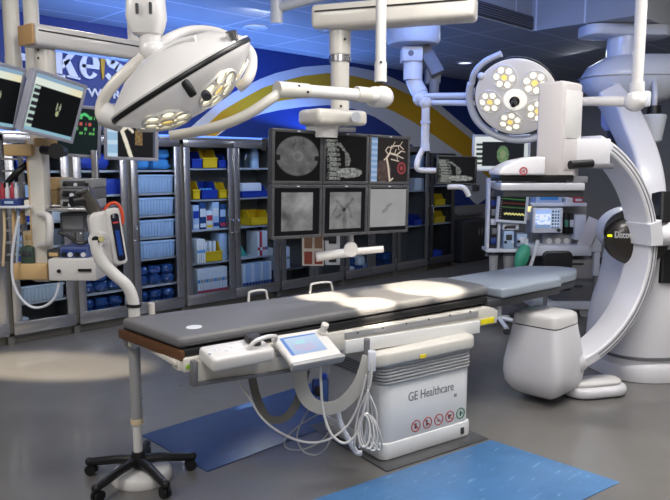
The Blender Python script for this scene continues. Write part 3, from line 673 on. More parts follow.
# control console on the near rail
cs = thing('control_console', 'white joystick console with touchscreen hanging on the near side of the table', 'control panel', MT @ Matrix.Translation((.5, -.2, .82)))
mb = MB(); mb.prism([tpt(193, 362, -.17), tpt(193, 386, -.17), tpt(306, 368, -.17), tpt(306, 350, -.17)], -.17, -.135, MT, .004); mb.build('mounting_channel', CREAM, cs, world=True)
mb = MB(); mb.prism([tpt(193, 362, -.18), tpt(193, 387, -.18), tpt(198, 386, -.18), tpt(198, 361, -.18)], -.185, -.14, MT, .004); mb.prism([tpt(198, 382, -.18), tpt(198, 386, -.18), tpt(306, 370, -.18), tpt(306, 367, -.18)], -.185, -.15, MT, .002); mb.build('channel_lip', MIDG, cs, world=True)
bl_ = tpt(219, 369.5, -.31); br_ = tpt(274, 359.5, -.31)
L_ = br_[0]-bl_[0]
MC = MT @ Matrix.Translation(((bl_[0]+br_[0])/2-.01, -.225, (bl_[1]+br_[1])/2+.035)) @ Matrix.Rotation(math.radians(10), 4, 'X')
mb = MB(); mb.box((0, 0, 0), (L_+.04, .17, .075), M=MC, r=.02, seg=3); mb.build('joystick_box', WHITE, cs, world=True)
for k in range(5):
    mb = MB(); mb.cyl((-.16+.045*k, .03*(k % 2)-.02, .036), (-.16+.045*k, .03*(k % 2)-.02, .043), .008, n=12, M=MC); mb.build('push_button', COOL, cs, world=True)
mb = MB(); mb.cyl((.10, .0, .03), (.10, .0, .075), .032, .028, M=MC); mb.box((.10, .03, .06), (.08, .05, .04), M=MC, r=.012); mb.build('joystick_knob', DARKG, cs, world=True)
mb = MB(); mb.tube([MC @ Vector(q) for q in ((.03, -.05, .03), (.06, -.055, .075), (.13, -.05, .09), (.20, -.03, .075), (.22, .0, .035))], .011, sub=5); mb.build('hand_guard', WHITE, cs, world=True)
tl, tr, bl2 = [MT @ Vector((tpt(a, b, c)[0], c, tpt(a, b, c)[1])) for a, b, c in ((276, 336, -.17), (323, 328.5, -.17), (291, 363, -.36))]
MS, w_, h_ = corner_frame(tl, tr, bl2)
mb = MB(); mb.box((0, .018, 0), (w_+.02, .036, h_+.02), M=MS, r=.014, seg=3); mb.build('tablet_housing', WHITE, cs, world=True)
mb = MB(); mb.box((0, .02, -h_/2-.012), (w_+.03, .05, .03), M=MS, r=.012); mb.build('tablet_edge', GREYP, cs, world=True)
def scr_tablet(u, v):
    c = Vector((.30, .38, .55)).lerp(Vector((.42, .52, .62)), v)
    if .2 < u < .75 and .15 < v < .5: c = c.lerp(Vector((.55, .30, .40)), .4*noise.noise((u*5, v*5, 0))+.3)
    if u < .08 or v > .92: c = Vector((.12, .22, .5))
    if .55 < v < .75 and .3 < u < .6: c = Vector((.35, .55, .6))
    return c*1.45
screen(cs, MS @ Matrix.Translation((-.02, 0, .012)), w_*.74, h_*.66, scr_tablet, 40, 32, y=-.001)
MK = MS @ Matrix.Translation((w_/2-.012, 0, h_/2-.035)) @ Matrix.Rotation(PI/2, 4, 'X')
mb = MB(); mb.lathe([(0, 0), (.028, 0), (.028, .012), (.018, .018), (.018, .04), (.022, .045), (.020, .062), (0, .064)], MK, 18); mb.build('joystick_knob', CREAM, cs, world=True)
mb = MB(); mb.tube([MT @ Vector(q) for q in ((.5, -.16, .80), (.7, -.2, .80), (.8, -.22, .81))], .018, sub=2); mb.build('support_arm', GREYP, cs, world=True)
# straps and cables
def cable(name, pts, D, r, m_, label, cat, sect=None, up=None, group=None, sub=6):
    P_ = []
    for i, q in enumerate(pts):
        d = q[2] if len(q) > 2 else D; P_.append(at(q[0], q[1], D=d))
    mb = MB(); mb.tube(P_, r, 7, sub, sect=sect, up=up)
    return tag(mb.build(name, m_), label, cat, group)
STRG = mat('grey_strap', '74726c', .7, var=.1); STRW = mat('white_strap', 'c8c6c0', .6, var=.06)
fl = [(-.024, -.004), (.024, -.004), (.024, .004), (-.024, .004)]; fw = [(-.040, -.006), (.040, -.006), (.036, .006), (-.036, .006)]
cable('strap', [(251, 372), (256, 395), (265, 415), (275, 420), (287, 416), (297, 402), (303, 382), (306, 370)], 3.82, .02, STRG, 'grey strap looping in a U beneath the joystick console', 'strap', fl, (.7, .7, .15))
cable('strap', [(300, 366), (301, 385), (309, 401), (324, 408), (341, 404), (356, 389), (364, 373), (369, 356)], 3.74, .02, STRW, 'broad white strap looping in a U beneath the touchscreen', 'strap', fw, (.6, .75, .1))
cable('cable', [(240, 367, 3.62), (239, 381, 3.6), (250, 399, 3.6), (262, 418), (281, 433), (305, 442), (327, 440), (347, 426), (359, 403), (366, 375)], 3.62, .0065, WHITE, 'long white cable sagging from the joystick console to the pedestal', 'cable')
cable('cable', [(320, 362), (321, 385), (323, 410), (330, 432), (343, 443), (355, 436), (362, 418), (368, 390)], 3.6, .0075, WHITE, 'white cable hanging straight down from the touchscreen and curling up', 'cable')
cable('cable', [(312, 405), (302, 421), (297, 437), (303, 451), (315, 455), (326, 448), (331, 434), (327, 420)], 3.86, .005, GREYP, 'grey cable loop hanging lowest beneath the white strap', 'cable')
cable('cable', [(322, 412), (300, 425), (285, 440), (288, 449), (305, 449), (322, 440), (333, 425)], 3.9, .005, GREYP, 'grey cable loop reaching furthest left below the white strap', 'cable')
cable('hose', [(336, 405), (341, 425), (349, 440), (356, 452), (362, 453)], 3.84, .017, COOL, 'thick pale hose running down to the pedestal foot', 'hose')
for k in range(5):
    x = 357+k*4.2
    cable('cable', [(372-k*.4, 362), (370-k, 385), (x+2, 410), (x-2+k, 432), (x-3+k, 449-k)], 3.70+.012*k, .006, [WHITE, COOL, WHITE, GREYP, WHITE][k], '%s cable from the left in the white bundle hanging beside the pedestal' % ORD[k], 'cable', group='hanging cables beside the pedestal')
for k in range(5):
    P_ = []
    for j in range(15):
        a = math.radians(100+360*j/14); P_.append((364+k*2.7+(6+1.1*(k%3))*math.cos(a+.2*k), 431-(16+1.3*(k%3))*math.sin(a)+k*.5, 3.60+.02*k+.02*math.sin(a+k)))
    cable('cable_loop', P_, 3.6, .0055, WHITE, '%s loop from the left of the coiled white cable at the pedestal corner' % ORD[k], 'cable', sub=2, group='coiled cable loops at the pedestal corner')
o = thing('cable_clip', 'grey clip holding the white cable bundle at the pedestal corner', 'clip', at(370, 358, D=3.7))
mb = MB(); pbox(mb, 364, 340, 370, 364, 3.74, .05, .006); mb.build('clip_body', MIDG, o, world=True)
mb = MB(); pbox(mb, 368, 352, 376, 372, 3.70, .06, .008); mb.build('clamp', COOL, o, world=True)
o = thing('hand_control', 'small navy and black hand control in the white strap loop', 'hand control', at(318, 385, D=3.8))
mb = MB(); M_, w, h = pbox(mb, 313, 380, 321, 395, 3.80, .03, .006, yaw=.3); mb.build('holster', NAVY, o, world=True)
mb = MB(); pbox(mb, 315, 387, 323, 397, 3.785, .03, .006); mb.build('handset', BLACK, o, world=True)
mb = MB(); pbox(mb, 322, 374, 327, 380, 3.79, .03, .006); mb.build('button_cap', BLUEBIN, o, world=True)
# ------------------------------------------------------------------ five-star stand under the left end
sc_ = Vector((1.84, 3.44, 0))
st = thing('rolling_stand', 'grey pole on a black five-star castor base under the left end of the table', 'stand', sc_)
CAST = BLACK
for k in range(5):
    a = math.radians(124+72*k); d = Vector((math.cos(a), math.sin(a), 0)); q = sc_+d*.30
    mb = MB(); mb.tube([sc_+Vector((0, 0, .115)), sc_+d*.12+Vector((0, 0, .11)), sc_+d*.28+Vector((0, 0, .083)), q+d*.015+Vector((0, 0, .08))], lambda u: .030-.010*u, 10, 4)
    mb.ball(q+d*.012+Vector((0, 0, .08)), .024); lg = mb.build('leg', BLACK, st, world=True)
    tv = Vector((-d.y, d.x, 0)); mb = MB()
    for s_ in (-1, 1): c = q+Vector((0, 0, .032))+tv*.014*s_; mb.cyl(c-tv*.009, c+tv*.009, .032, n=18)
    mb.cyl(q+Vector((0, 0, .032)), q+Vector((0, 0, .075)), .010, n=10); mb.build('castor', BLACK, lg, world=True)
mb = MB(); mb.lathe([(0, .08), (.04, .08), (.042, .14), (.035, .17), (0, .17)], Matrix.Translation(sc_), 20); mb.build('hub', BLACK, st, world=True)
mb = MB(); mb.cyl(sc_+Vector((0, 0, .165)), sc_+Vector((0, 0, .36)), .026); mb.build('lower_tube', WHITE, st, world=True)
mb = MB(); mb.cyl(sc_+Vector((0, 0, .345)), sc_+Vector((0, 0, .80)), .032); mb.build('upper_tube', GREYP, st, world=True)
mb = MB(); mb.cyl(sc_+Vector((0, 0, .335)), sc_+Vector((0, 0, .365)), .036); mb.build('collar', BEIGE, st, world=True)
mb = MB(); mb.box(sc_+Vector((0, 0, .812)), (.1, .08, .05), rz=TA, r=.006); mb.cyl(sc_+Vector((-.03, -.06, .805)), sc_+Vector((-.03, -.03, .805)), .014); mb.build('top_bracket', STEEL, st, world=True)
ds = sc_+Vector((.02, -.0, 0))
mb = MB(); mb.lathe([(0, 0), (.17, 0), (.175, .012), (.165, .05), (.15, .062), (0, .066)], Matrix.Translation(ds+Vector((0, 0, .0))), 40); tag(mb.build('foot_pedal', WHITE), 'round white foot pedal disc on the floor beneath the five-star base', 'pedal')
# ------------------------------------------------------------------ contrast injector
ij = thing('contrast_injector', 'white contrast injector head with dark display on a curved white arm', 'injector', at(133, 318, D=3.82))
ID = 3.82
mb = MB(); mb.tube([at(135, 345, D=ID), at(134.5, 318, D=ID), at(133, 300, D=ID-.01), at(127, 286, D=ID-.03), at(115, 275, D=ID-.05), at(103, 263, D=ID-.07), at(97, 250, D=ID-.08), at(96, 240, D=ID-.08)], .033, 16, 6); mb.build('arm', WHITE, ij, world=True)
mb = MB(); mb.cyl(at(133.8, 306.5, D=ID), at(133.9, 303.5, D=ID), .043); mb.build('arm_band', BLACK, ij, world=True)
pb_ = at(135, 340, D=ID); mb = MB(); mb.box((pb_.x, pb_.y, .845), (.09, .10, .08), rz=TA, r=.01); mb.build('rail_clamp', MIDG, ij, world=True)
c = at(107, 240, D=ID+.06); MI = frame(c, CAMROT+.45) @ Matrix.Rotation(math.radians(-7), 4, 'Y') @ Matrix.Scale(.9, 4)
pb = rrect(-.09, -.175, .095, .185, .05, 5)
mb = MB(); mb.prism(pb, -.02, .13, MI, .018, 3); mb.build('injector_head', WHITE, ij, world=True)
mb = MB(); mb.prism(rrect(.01, -.165, .10, .20, .03), -.05, .0, MI, .012, 3); mb.build('front_cover', WHITE, ij, world=True)
mb = MB(); mb.prism(rrect(.038, -.14, .088, .165, .016), -.056, -.045, MI, .003); mb.build('display_strip', mat('display_navy', '0c1428', .2, var=.2), ij, world=True)
def scr_inj(u, v):
    return (.01, .04, .20) if .05 < v < .7 and .15 < u < .85 else ((.4, .05, .05) if .86 < v < .92 else (.01, .01, .02))
screen(ij, MI @ Matrix.Translation((.063, 0, .01)), .036, .25, scr_inj, 10, 50, y=-.0575)
p = at(96, 240, D=ID-.1)
mb = MB(); mb.cyl(p, p+Vector((S, S, 0))*.08, .044, n=24); mb.build('joint', WHITE, ij, world=True)
mb = MB(); mb.cyl(p-Vector((S, S, 0))*.006, p, .022); mb.build('joint_cap', BLACK, ij, world=True)
q = at(101, 239, D=ID-.11); mb = MB(); mb.cyl(q, q+Vector((S, S, 0))*.02, .015, n=16); mb.build('yellow_seal', mat('yellow_seal', 'c4be86', .5), ij, world=True)
ORG = mat('orange_plastic', 'd8502c', .4)
mb = MB(); mb.tube([MI @ Vector(v) for v in ((.02, .06, .18), (.05, .06, .215), (.10, .06, .22), (.125, .06, .17), (.12, .06, .09), (.09, .06, .07))], .010, sub=4); mb.build('orange_handle', ORG, ij, world=True)
mb = MB(); mb.cyl(MI @ Vector((.0, .04, -.19)), MI @ Vector((.0, .04, -.235)), .035, .025); mb.build('orange_cap', ORG, ij, world=True)
mb = MB(); mb.cyl(MI @ Vector((-.03, .05, .17)), MI @ Vector((-.085, .03, .32)), .038, .042); mb.cyl(MI @ Vector((-.085, .03, .32)), MI @ Vector((-.09, .03, .335)), .047, .047); mb.build('syringe_barrel', mat('dull_chrome', '8a8680', .2, .9, .05), ij, world=True)
mb = MB(); mb.cyl(MI @ Vector((-.10, .03, .27)), MI @ Vector((-.17, .0, .27)), .035, .03); mb.build('syringe_motor', BLACK, ij, world=True)
# ================================================================== C-arm imaging machine
CARMW = mat('gantry_white', 'dcdbe0', .35, var=.015, coat=.2); PINKW = mat('gantry_panel', 'c6c1c2', .4, var=.02)
c0 = at(557, 255, D=5.0); MA = frame(c0, CAMROT+.33)
ca = thing('imaging_c_arm', 'big white C-shaped imaging machine with detector above and tube housing below', 'imaging machine', Matrix.Translation((c0.x, c0.y, 0)))
RO, RI, WD = .95, .865, .27
def arcpts(r, a0, a1, n): return [(r*math.cos(math.radians(a0+(a1-a0)*k/n)), r*math.sin(math.radians(a0+(a1-a0)*k/n))) for k in range(n+1)]
A0, A1, NA = -99, 68, 46
oo = arcpts(RO, A0, A1, NA); ii = arcpts(RI, A0, A1, NA)
mb = MB()
rings = []
for (x1, z1), (x0, z0) in zip(oo, ii):
    ux, uz = x1/RO, z1/RO; e = .012
    rings.append([(x0, e, z0), (x0+ux*e, 0, z0+uz*e), (x1-ux*e, 0, z1-uz*e), (x1, e, z1), (x1, WD-e, z1), (x1-ux*e, WD, z1-uz*e), (x0+ux*e, WD, z0+uz*e), (x0, WD-e, z0)])
mb.loft(rings, MA); arc = mb.build('c_arc', CARMW, ca, world=True)
mb = MB()
for r0 in (.892, .92):
    A_ = arcpts(r0, -62, 60, 40); B_ = arcpts(r0+.008, -62, 60, 40)
    mb.loft([[(a[0], -.003, a[1]), (b[0], -.003, b[1]), (b[0], .01, b[1]), (a[0], .01, a[1])] for a, b in zip(A_, B_)], MA)
mb.build('guide_groove', MIDG, arc, world=True)
mb = MB(); A_ = arcpts(.952, -60, 58, 40); mb.loft([[(a[0], .09, a[1]), (a[0]*1.006, .09, a[1]*1.006), (a[0]*1.006, .18, a[1]*1.006), (a[0], .18, a[1])] for a in A_], MA); mb.build('drive_belt', DARKG, arc, world=True)
# tube housing
tc_ = at(544, 355, D=5.13)
def sq(cx, cy, z, hx_, hy_, n=4.0, N=40, rz=0):
    out = []
    for k in range(N):
        a = 2*PI*k/N; c_, s_ = math.cos(a), math.sin(a)
        x = hx_*math.copysign(abs(c_)**(2/n), c_); y = hy_*math.copysign(abs(s_)**(2/n), s_)
        out.append((cx+x*math.cos(rz)-y*math.sin(rz), cy+x*math.sin(rz)+y*math.cos(rz), z))
    return out
MTU = frame(Vector((tc_.x, tc_.y, 0)), CAMROT+.05)
def zrow(py, D): return at(541, py, D=D).z
RZ = math.radians(42); k_ = .70
prof = [(394, .10), (392.5, .19), (388, .255), (380, .298), (371, .312), (360, .308), (345, .285), (333, .262), (324, .246)]
rings = [sq(0.0, 0, zrow(y, 5.1), h*k_*1.12, h*k_*1.12, 7, rz=RZ) for y, h in prof]
mb = MB(); mb.loft(rings, MTU); th = mb.build('tube_housing', CARMW, ca, world=True)
mb = MB(); mb.loft([sq(0, 0, zrow(y, 5.1), h*k_*1.12, h*k_*1.12, 7, rz=RZ) for y, h in [(324.4, .241), (322.6, .241)]], MTU); mb.build('seam_band', BLACK, th, world=True)
mb = MB(); mb.loft([sq(0, 0, zrow(y, 5.1), h*k_*1.12, h*k_*1.12, 7, rz=RZ) for y, h in [(322.8, .246), (316, .242), (313, .232), (311.2, .205), (310.8, .10)]], MTU); mb.build('tube_cover', WHITE, th, world=True)
mb = MB(); mb.loft([sq(.12+.05*i, .06, zrow(364, 5.1)+.0, .1, .14, 3) for i in range(1)]+[sq(.30, .06, zrow(368, 5.1), .1, .14, 3)], MTU) if False else None
mb = MB(); rings = []
for k in range(11):
    a = math.radians(-96+25*k/10); g = .035*math.sin(PI*(.25+.72*k/10)); ux, uz = math.cos(a), math.sin(a); r0, r1 = RI-.05-g, RO+.012+g*.6; y0, y1 = -.02-g, WD+.02
    rings.append([(ux*(r0+(r1-r0)*u), y0+(y1-y0)*v, uz*(r0+(r1-r0)*u)) for u, v in ((0, .12), (.2, 0), (.8, 0), (1, .12), (1, .88), (.8, 1), (.2, 1), (0, .88))])
mb.loft(rings, MA); mb.build('neck', CARMW, ca, world=True, sharp=60)
# detector: upright box in two tones, wing, plate
N_ = at(562.5, 140, D=4.80); zt, zb = at(563, 80, D=4.8).z, at(563, 192, D=4.8).z
MD = Matrix.Translation((N_.x, N_.y, 0))
mb = MB(); mb.slab([(0, 0), (.285, 0), (.285, .205), (0, .205)], zb, zt, MD, .025, 3); col_ = mb.build('detector_column', PINKW, ca, world=True)
mb = MB(); zm = at(563, 138, D=4.8).z; mb.slab([(.03, -.006), (.272, -.006), (.272, .01), (.03, .01)], zm, zt-.06, MD, .004); mb.build('front_panel', WHITE, col_, world=True)
mb = MB(); z2 = at(563, 170, D=4.8).z; mb.slab([(.03, -.005), (.272, -.005), (.272, .01), (.03, .01)], z2, zm-.004, MD, .004); mb.build('lower_panel', PINKW, col_, world=True)
mb = MB(); pbox(mb, 575, 138.5, 611, 164, 4.95, .34, .012); mb.build('detector_carriage', CARMW, ca, world=True)
mb = MB(); pbox(mb, 576, 163.5, 614, 169, 4.93, .3, .01); mb.build('carriage_underside', MIDG, ca, world=True)
mb = MB(); p1, p2 = at(570, 165, D=4.72), at(592, 163.5, D=4.85); mb.tube([p1, p1.lerp(p2, .5), p2], 1, sect=[(.022*math.cos(2*PI*k/12), .03*math.sin(2*PI*k/12)) for k in range(12)], up=(0, 0, 1)); mb.build('handle', BLACK, ca, world=True)
wl_ = at(499, 172, D=4.70); MW = frame(Vector((wl_.x, wl_.y, 0)), CAMROT+.02)
z0 = at(520, 175, D=4.78).z; z1 = at(540, 157, D=4.78).z; z3 = at(500, 168, D=4.78).z
mb = MB(); mb.prism([(0, z0), (.32, z0), (.32, z1), (.25, z1+.002), (.12, z1-.025), (.02, z3), (0, z3-.03)], 0, .30, MW, .014, 3); wing = mb.build('detector_wing', CARMW, ca, world=True)
lx = .168; lz = at(521, 171, D=4.78).z
MLG = MW @ Matrix.Translation((lx, -.002, lz)) @ Matrix.Rotation(PI/2, 4, 'X')
mb = MB(); mb.lathe([(.020, 0), (.0285, 0), (.0285, .003), (.020, .003), (.020, 0)], MLG, 28); mb.build('round_emblem', mat('emblem_red', 'b04a54', .5), wing, world=True)
text('emblem_letters', 'GE', .024, MW @ Matrix.Translation((lx-.016, -.002, lz-.009)), mat('emblem_red', 'b04a54', .5), wing, .002, .0004, .9)
for (y0, y1, xa, xb, m_, nm, dd) in [(175, 181, 500, 574, BLACK, 'dark_band', .0), (176.5, 183, 566, 588, MIDG, 'dark_bracket', .03), (183, 190.5, 501, 585, CHROME, 'silver_rim', -.02), (190.5, 197, 503, 584, DARKG, 'detector_face', .0)]:
    mb = MB(); pbox(mb, xa, y0, xb, y1, 4.76+dd, .30, .006); mb.build(nm, m_ if nm != 'silver_rim' else mat('silver_paint', 'd4d6e0', .25, .35), ca, world=True)
# base
bc = at(664, 300, D=5.95); MBs = frame(Vector((bc.x, bc.y, 0)), CAMROT+.25)
def zr(py): return at(600, py, D=5.6).z
rings = []
for y, hw, dx in [(374, .60, 0), (372, .64, 0), (362, .65, 0), (345, .645, 0), (325, .635, .0), (305, .60, .0), (290, .555, .0), (270, .52, .0), (245, .49, .0), (225, .45, .0), (213, .39, .0), (206, .28, .0), (203.5, .12, .0)]:
    rings.append(sq(dx, .0, max(zr(y), .012), hw, .42*(.6+.4*hw/.65), 3.2))
mb = MB(); mb.loft(rings, MBs); base = mb.build('gantry_base', CARMW, ca, world=True)
mb = MB(); mb.loft([sq(0, 0, z, h, h*.66, 3.2) for z, h in [(.19, .655), (.215, .655)]], MBs); mb.build('skirt_seam', MIDG, base, world=True)
mb = MB(); mb.loft([sq(0.02, .02, z, h, h*.70, 3.2) for z, h in [(.004, .67), (.11, .68), (.15, .655), (.16, .64)]], MBs); mb.build('skirt', CARMW, base, world=True)
fa = at(615, 394, z=.0); fb = at(655, 372, z=.05)
MFt = frame(Vector((fa.x, fa.y, 0)), CAMROT+.25)
mb = MB()
mb.slab(rrect(-.42, -.10, .10, .20, .14, 7), .006, .085, MFt, .03, 3); ft = mb.build('front_foot', CARMW, ca, world=True)
mb = MB(); mb.slab(rrect(-.40, -.05, .06, .15, .09, 7), .082, .125, MFt, .025, 3); mb.build('foot_cover', WHITE, ft, world=True)
# collar with lettering
cc = at(637, 241, D=5.5); MCc = frame(cc, CAMROT-.12) @ Matrix.Scale(.8, 4, (0, 0, 1)) @ Matrix.Rotation(PI/2, 4, 'X')
COLM = mat('dark_brown_collar', '2c2622', .35, var=.05, coat=.3)
rc = .25
mb = MB(); mb.lathe([(0, .06), (.10, .057), (.17, .046), (.215, .028), (rc, 0), (rc*.99, -.06), (rc*.9, -.2), (0, -.2)], MCc, 40); cl = mb.build('collar', COLM, ca, world=True)
mb = MB(); mb.lathe([(rc*.97, -.05), (rc*1.0, -.09), (rc*1.02, -.25), (0, -.25)], MCc @ Matrix.Translation((-.01, .085, 0)), 40); mb.build('collar_cap', COOL, ca, world=True)
text('lettering', 'Discovery', .078, frame(cc, CAMROT-.12) @ Matrix.Translation((-.195, -.062, .03)), WHITE, cl, .012, .0008, .60)
mb = MB(); mb.box((-.225, -.035, .045), (.03, .03, .016), M=frame(cc, CAMROT-.12)); mb.build('indicator_light', mat('yellow_indicator', 'e8f020', .4, emit=1.2), cl, world=True)
# arc clamp, elbow and pads
mb = MB(); rings = []
for k in range(9):
    a = math.radians(2.5+11.5*k/8); ux, uz = math.cos(a), math.sin(a); r0, r1 = RI-.018, RO+.03
    rings.append([(ux*r0, -.03, uz*r0), (ux*(r1-.02), -.03, uz*(r1-.02)), (ux*r1, -.01, uz*r1), (ux*r1, WD+.02, uz*r1), (ux*r0, WD+.02, uz*r0)])
mb.loft(rings, MA); mb.build('arc_clamp', CARMW, ca, world=True)
mb = MB(); mb.tube([at(655, 236, D=5.4), at(668, 235, D=5.42), at(680, 226, D=5.5), at(686, 212, D=5.6), at(684, 202, D=5.8)], .082, 18, 5); mb.build('offset_arm', CARMW, ca, world=True)
for (q0, q1, nm) in [((664, 193), (663, 222), 'upper_pad'), ((664, 250), (663, 283), 'lower_pad')]:
    mb = MB(); a_, b_ = at(*q0, D=5.62), at(*q1, D=5.58); mb.tube([a_, a_.lerp(b_, .5), b_], 1, sect=rrect(-.07, -.09, .07, .09, .03, 3), up=(S, S, 0)); mb.build(nm, BLACK, ca, world=True)
# ================================================================== ceiling boom above the imaging machine
bm_ = thing('supply_boom', 'white domed ceiling boom with a thick curved arm above the imaging machine', 'ceiling boom', at(625, 30, z=CZ))
f0 = at(625, 30, z=CZ-.04); MF = frame(f0, CAMROT+.1)
mb = MB(); mb.slab(rrect(-.52, -.22, .50, .22, .16, 6), -.09, .04, MF, .03); mb.build('ceiling_plate', COOL, bm_, world=True)
hz_ = at(625, 65, D=7.3)
mb = MB(); mb.cyl((f0.x, f0.y, hz_.z+.1), (f0.x, f0.y, f0.z), .19, n=28); mb.build('column', COOL, bm_, world=True)
MH = frame(Vector((f0.x, f0.y, 0)), CAMROT)
def zz(y): return at(625, y, D=7.6).z
rings = [sq(.16+dx, 0, zz(y), hx_, .34*hx_/.6, 3) for y, hx_, dx in [(99, .30, -.05), (95, .42, -.05), (86, .54, -.04), (79, .61, 0), (75, .64, .02), (72, .66, .04), (60, .60, .06), (51, .46, .1), (49.5, .36, .1)]]
mb = MB(); mb.loft(rings, MH); hd = mb.build('dome_housing', COOL, bm_, world=True)
mb = MB(); mb.loft([sq(.18, 0, zz(y), .663, .375, 3) for y in (73.6, 72.6)], MH); mb.build('seam_band', GREYP, hd, world=True)
mb = MB(); mb.box((.85, 0, zz(66)), (.9, .36, .3), M=MH, r=.05, seg=3); mb.build('side_arm', COOL, bm_, world=True)
P_ = [at(608, 94, D=7.62), at(618, 108, D=7.5), at(629, 128, D=7.15), at(639, 152, D=6.9), at(646, 180, D=6.7), at(649, 215, D=6.6)]
mb = MB(); mb.tube(P_, 1, sub=6, sect=rrect(-.2, -.1, .2, .1, .03, 3), up=(S, S, 0)) if False else mb.tube(P_, 1, sub=6, sect=[(y, x) for x, y in rrect(-.14, -.13, .14, .13, .04, 3)], up=(S, S, 0)); mb.build('curved_arm', CARMW, bm_, world=True)
mb = MB(); pbox(mb, 648, 158, 660, 215, 6.85, .2, .02); mb.build('arm_spine', COOL, bm_, world=True)
cu = at(653, 128, D=7.6)
bk = thing('hanging_camera_pod', 'pale bucket-shaped pod with a black neck hanging right of the curved boom arm', 'pod', cu)
mb = MB(); mb.lathe([(0, -.16), (.07, -.16), (.095, -.14), (.132, .10), (.134, .13), (.12, .145), (0, .145)], Matrix.Translation(cu), 28); mb.build('shell', COOL, bk, world=True)
mb = MB(); mb.cyl(cu+Vector((0, 0, .14)), cu+Vector((0, 0, .24)), .075, .07); mb.build('neck', BLACK, bk, world=True)
mb = MB(); mb.tube([cu+Vector((0, 0, .22)), cu+Vector((0, .0, .42)), Vector((f0.x+.25, f0.y-.25, zz(60)))], .03, 10, 3); mb.build('support_rod', COOL, bk, world=True)
mb = MB(); mb.cyl(cu+Vector((-.02, .02, -.15)), cu+Vector((-.02, .02, -.5)), .022); mb.build('lower_rod', COOL, bk, world=True)
cu = at(612, 117, D=7.7)
bk = thing('hanging_camera_pod', 'blue-tinged pod half hidden behind the left edge of the curved boom arm', 'pod', cu)
mb = MB(); mb.lathe([(0, -.15), (.07, -.15), (.11, -.1), (.12, .12), (.08, .16), (0, .16)], Matrix.Translation(cu), 24); mb.build('shell', mat('blue_tinged_shell', 'b4bce8', .4), bk, world=True)
mb = MB(); mb.tube([cu+Vector((0, 0, .1)), cu+Vector((0, 0, .3)), Vector((f0.x-.05, f0.y+.05, zz(70)))], .03, 10, 3); mb.build('support_rod', COOL, bk, world=True)
mb = MB(); mb.cyl(cu+Vector((.02, 0, -.12)), cu+Vector((.02, 0, -.5)), .05); mb.build('lower_rod', DARKG, bk, world=True)
# ================================================================== poles and arms from the ceiling
def pole_top(px, y, D): p = at(px, y, D=D); return p
TRAYZ = CZ+.575
pl = thing('hanging_pole', 'white ball-jointed ceiling pole in front of the domed boom', 'ceiling pole', at(637, 0, D=5.3))
p = at(637, 85, D=5.3); mb = MB(); mb.cyl((p.x, p.y, p.z), (p.x, p.y, TRAYZ), .043, n=24); mb.build('pole', WHITE, pl, world=True)
mb = MB(); k = at(637, 101, D=5.3); mb.ball(k+Vector((-.01, .01, 0)), .085, (1, 1, .95)); mb.cyl(k+Vector((0, 0, -.02)), p+Vector((0, 0, .02)), .055, n=20); mb.build('knuckle', WHITE, pl, world=True)
mb = MB(); mb.cyl(at(578, 101.5, D=5.55), k, .033, .045); mb.build('arm', WHITE, pl, world=True)
mb = MB(); mb.box(at(645, 99, D=5.28), (.06, .08, .12), r=.02); mb.build('knuckle_cap', COOL, pl, world=True)
pl = thing('hanging_pole', 'white ball-jointed ceiling pole in front of the central column', 'ceiling pole', at(380, 0, D=4.3))
p = at(380.5, 82, D=4.3); mb = MB(); mb.cyl(p, (p.x, p.y, TRAYZ), .033, n=24); mb.build('pole', WHITE, pl, world=True)
mb = MB(); mb.cyl(p, p+Vector((0, 0, .12)), .038, n=20); mb.build('lower_sleeve', WHITE, pl, world=True)
k = at(382, 97, D=4.3); mb = MB(); mb.ball(k, .074, (1, 1, .92)); mb.ball(k+Vector((-.03, .03, 0)), .066); mb.build('knuckle', WHITE, pl, world=True)
a_ = at(277, 89.5, D=3.75); mb = MB(); mb.cyl(at(306, 91, D=3.88), k, .036, .038); mb.build('arm', WHITE, pl, world=True)
mb = MB(); mb.cyl(a_, at(308, 91, D=3.88), .045, .04); mb.build('arm_sleeve', CREAM, pl, world=True)
mb = MB(); mb.cyl(at(356, 94, D=4.15), at(369, 95.5, D=4.2), .047); mb.build('arm_sleeve', CREAM, pl, world=True)
for q in ((299, 86), (308, 92), (381, 62)): mb = MB(); c = at(q[0], q[1], D=3.80 if q[0] < 370 else 4.26); mb.ball(c, .008); mb.build('screw', DARKG, pl, world=True)
mb = MB(); mb.tube([at(278, 94, D=3.76), at(268, 101, D=3.72), at(250, 113, D=3.7), at(228, 123, D=3.68), at(200, 131, D=3.66), at(170, 136, D=3.65)], .028, 14, 5); mb.build('curved_handle', CREAM, pl, world=True)
# short blue-lit post near the top edge
o = thing('service_boom', 'short blue-lit post and slanting arm at the top edge, left of the central beam', 'ceiling arm', at(277, 10, D=6.0))
p = at(276.5, 24, D=6.0); q = at(276.5, -8, D=6.0); mb = MB(); mb.cyl(p, (p.x, p.y, q.z), .055); mb.build('post', COOL, o, world=True)
mb = MB(); mb.tube([at(278, 8, D=6.0), at(310, -1, D=5.9), at(345, -10, D=5.8)], .045, 12, 2); mb.build('arm', COOL, o, world=True)
q2 = at(345, -10, D=5.8); mb = MB(); mb.cyl(q2, (q2.x, q2.y, CZ+.58), .05); mb.build('drop_post', COOL, o, world=True)
